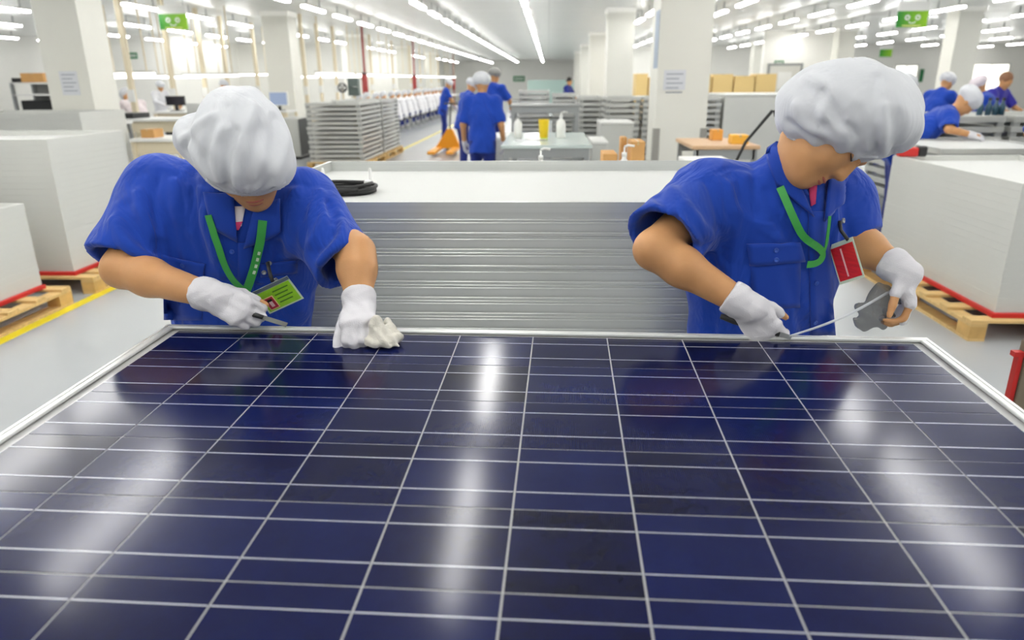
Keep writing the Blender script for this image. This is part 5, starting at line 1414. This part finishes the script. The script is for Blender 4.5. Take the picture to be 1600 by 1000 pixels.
MB().tube([at(1325, 375, 1.56), at(1314, 360, 1.585), at(1312, 345, 1.59)], 0.004, 8).build('clip_strap', m_dark, bg, True, world=True)
h, n = cast(bR, 1312, 345, 0.006)
if h: disc(h, n, 0.006, 0.004).build('snap', m_steel, bg, True, world=True)
# cutter in the right glove
a, b = at(1126, 494, 1.452), at(1228, 525, 1.425)
ct = thing('cutter_knife', 'black handled cutter knife in the glove of the right worker at panel edge', 'knife', tuple(a))
MB().tube([a, a*0.8+b*0.2, a*0.3+b*0.7, a*0.1+b*0.9], [0.006, 0.009, 0.009, 0.006], 10).build('handle', m_dark, ct, True, world=True)
q = card(a*0.02+b*0.98, b-a, V3(0.3, 0, 0.9), 0, 0, 0); q(-0.012, 0.014, -0.005, 0.005, -0.0005, 0.0005).build('blade', m_steel, ct, world=True)
# strip of film pulled up by the other hand
def film_mat(name, rgb, a):
    M = bpy.data.materials.new(name); M.use_nodes = True; b_ = M.node_tree.nodes['Principled BSDF']
    b_.inputs['Base Color'].default_value = lin(rgb); b_.inputs['Roughness'].default_value = 0.12; b_.inputs['Alpha'].default_value = a; return M
mf, mf2 = film_mat('clear_film', (226, 230, 234), 0.5), film_mat('grey_film', (92, 94, 98), 0.6)
fl = thing('plastic_film', 'thin clear film strip with dark crumple pulled by the right worker', 'film', tuple(at(1232, 526, 1.40)))
P0, P1 = at(1234, 525, 1.42), at(1396, 452, 1.54)
mb = MB(); n = 24; V = []
for i in range(n+1):
    t = i/n; p = P0*(1-t)+P1*t; p[2] -= 0.012*math.sin(math.pi*t); w = 0.0022+0.0016*t
    s = V3(0.1*math.sin(t*9), 0.5, 0.8+0.2*math.sin(t*7)); s = nrm(s)
    V += [p+s*w, p-s*w, p-s*w+V3(0, 0.0006, 0), p+s*w+V3(0, 0.0006, 0)]
F = [(i*4+j, i*4+(j+1) % 4, i*4+4+(j+1) % 4, i*4+4+j) for i in range(n) for j in range(4)]+[(3, 2, 1, 0), (n*4, n*4+1, n*4+2, n*4+3)]
mb.add(V, F).build('strip', mf, fl, True, world=True)
c = at(1372, 477, 1.545); S = SDF(c-0.08, c+0.08, 0.003); S.relax = 1
S.cone(at(1402, 450, 1.55), at(1366, 490, 1.545), 0.014, 0.030, k=0.02, flat=((0.2, 1, 0.1), 0.35)); S.cone(at(1376, 462, 1.545), at(1358, 498, 1.54), 0.016, 0.016, k=0.02, flat=((0.2, 1, 0.1), 0.35))
S.warp(lambda p: 0.0022*np.sin(p[:, 0]*120+p[:, 2]*90+2*np.sin(p[:, 2]*60))+0.0008*np.sin(p[:, 0]*200-p[:, 2]*120))
place(S.mesh('crumple'), 'crumple', mf2, fl)
# ------------------------------------------------------------------ people of the hall
bg_person('person', 'person in blue uniform and white cap walking away along the aisle', -0.79, 8.75, 4, lean=5, height=1.62, arms='down', h=0.013, headdown=5)
bg_person('person', 'person in blue with a grey cap, tallest behind the walking one', -1.02, 13.5, 25, lean=6, height=1.74, arms='low', capm=mat('grey_cap', (150, 150, 146), 0.7), headdown=12)
bg_person('person', 'person in blue mostly hidden left of the walking one', -1.55, 13.2, 60, lean=16, height=1.60, arms='low', headdown=20)
bg_person('person', 'person in blue beside the orange pallet truck', -2.72, 19.0, 75, lean=12, height=1.6, arms='low', headdown=25)
bg_person('person', 'small far person in dark blue by the panel stacks at the aisle end', 0.56, 23.0, 110, lean=5, height=1.62, arms='low', cap=False, shirt=cloth('dark_blue', (26, 40, 120)), trousers=mat('black_trousers', (24, 26, 36), 0.7), headdown=15)
# right side
bg_person('person', 'person in blue and white cap leaning over the white panel at right', 3.40, 7.25, 100, lean=50, height=1.68, arms='table', h=0.011, headdown=6)
bg_person('person', 'person in blue standing beside the grey waste bin at right', 4.36, 9.95, 105, lean=22, height=1.62, arms='work', h=0.014, headdown=22)
bg_person('person', 'person in blue turned left behind the bending worker at right', 5.62, 11.2, 60, lean=26, height=1.65, arms='work', h=0.016, headdown=10)
bg_person('person', 'bareheaded brown haired person in violet blue near the bright window', 6.70, 11.6, 150, lean=12, height=1.62, arms='work', h=0.016, cap=False, capm=mat('brown_hair', (132, 92, 62), 0.6), shirt=cloth('violet_blue', (52, 48, 150)), headdown=20)
bg_person('person', 'person in blue and pinkish cap bending at the right edge, farther one', 6.15, 10.3, -60, lean=30, height=1.62, arms='work', h=0.016, headdown=10, capm=cloth('pale_pink_cap', (226, 216, 222)))
bg_person('person', 'person in blue cut off by the right edge beside the white panel', 4.36, 6.45, 40, lean=30, height=1.62, arms='low', h=0.012, headdown=15)
# seated line in white coats
seat = None
def stool(x, y, k):
    t = thing('work_stool', 'grey stool under the %s seated person of the white coated line' % ORD[k], 'stool', (x, y, 0), 0, 'stools of the seated line')
    MB().lathe([(0.14, 0.36), (0.15, 0.38), (0.14, 0.395)], n=14).build('seat', m_dark, t)
    MB().tube([(0, 0, 0.04), (0, 0, 0.36)], 0.025, 8).build('column', m_steel, t, True)
    for a in range(4):
        q = a*math.pi/2+0.4; MB().tube([(0, 0, 0.06), (0.2*math.cos(q), 0.2*math.sin(q), 0.03)], 0.015, 6).build('foot', m_steel, t, True)
ORD = ['first', 'second', 'third', 'fourth', 'fifth', 'sixth', 'seventh', 'eighth', 'ninth', 'tenth', 'eleventh', 'twelfth', 'thirteenth', 'fourteenth', 'fifteenth', 'sixteenth']
proto = None
for k in range(16):
    yy = 18.9+k*1.05+0.04*(k % 3); xx = -4.72-0.03*(k % 2)
    lab = 'seated person in white coat and cap, %s of the line by the aisle' % ORD[k]
    if k < 3:
        o = bg_person('person', lab, xx, yy, -88+6*k, lean=12+3*k, height=1.6, arms='work', seated=True, shirt=m_whitecoat, coat=True, long=True, h=0.018, group='seated line in white coats', headdown=22)
        if k == 1: proto = o
    else: copy_tree(proto, None, (xx, yy, 0), 0.05*((k*7) % 5-2), lab)
    stool(xx, yy, k)
# white clad people further left
for k, (px, py, yy, f, lab) in enumerate(((222, 165, 12.6, -60, 'person in pale pink white coat bending at the benches behind the left stacks'), (262, 152, 15.2, 40, 'person in white coat near the black monitor at left'), (345, 150, 17.0, 20, 'person in white coat just above the left worker cap'), (248, 150, 19.0, 120, 'small person in white coat in the far left rows'))):
    x = at(px, py, yy)[0]
    bg_person('person', lab, x, yy, f, lean=(38, 15, 10, 10)[k], height=1.6, arms='work', seated=(k in (1,)), shirt=m_whitecoat if k else cloth('pinkish_coat', (232, 220, 222)), coat=True, long=True, h=0.018, trousers=m_whitecoat, group='people in white coats at the left benches')
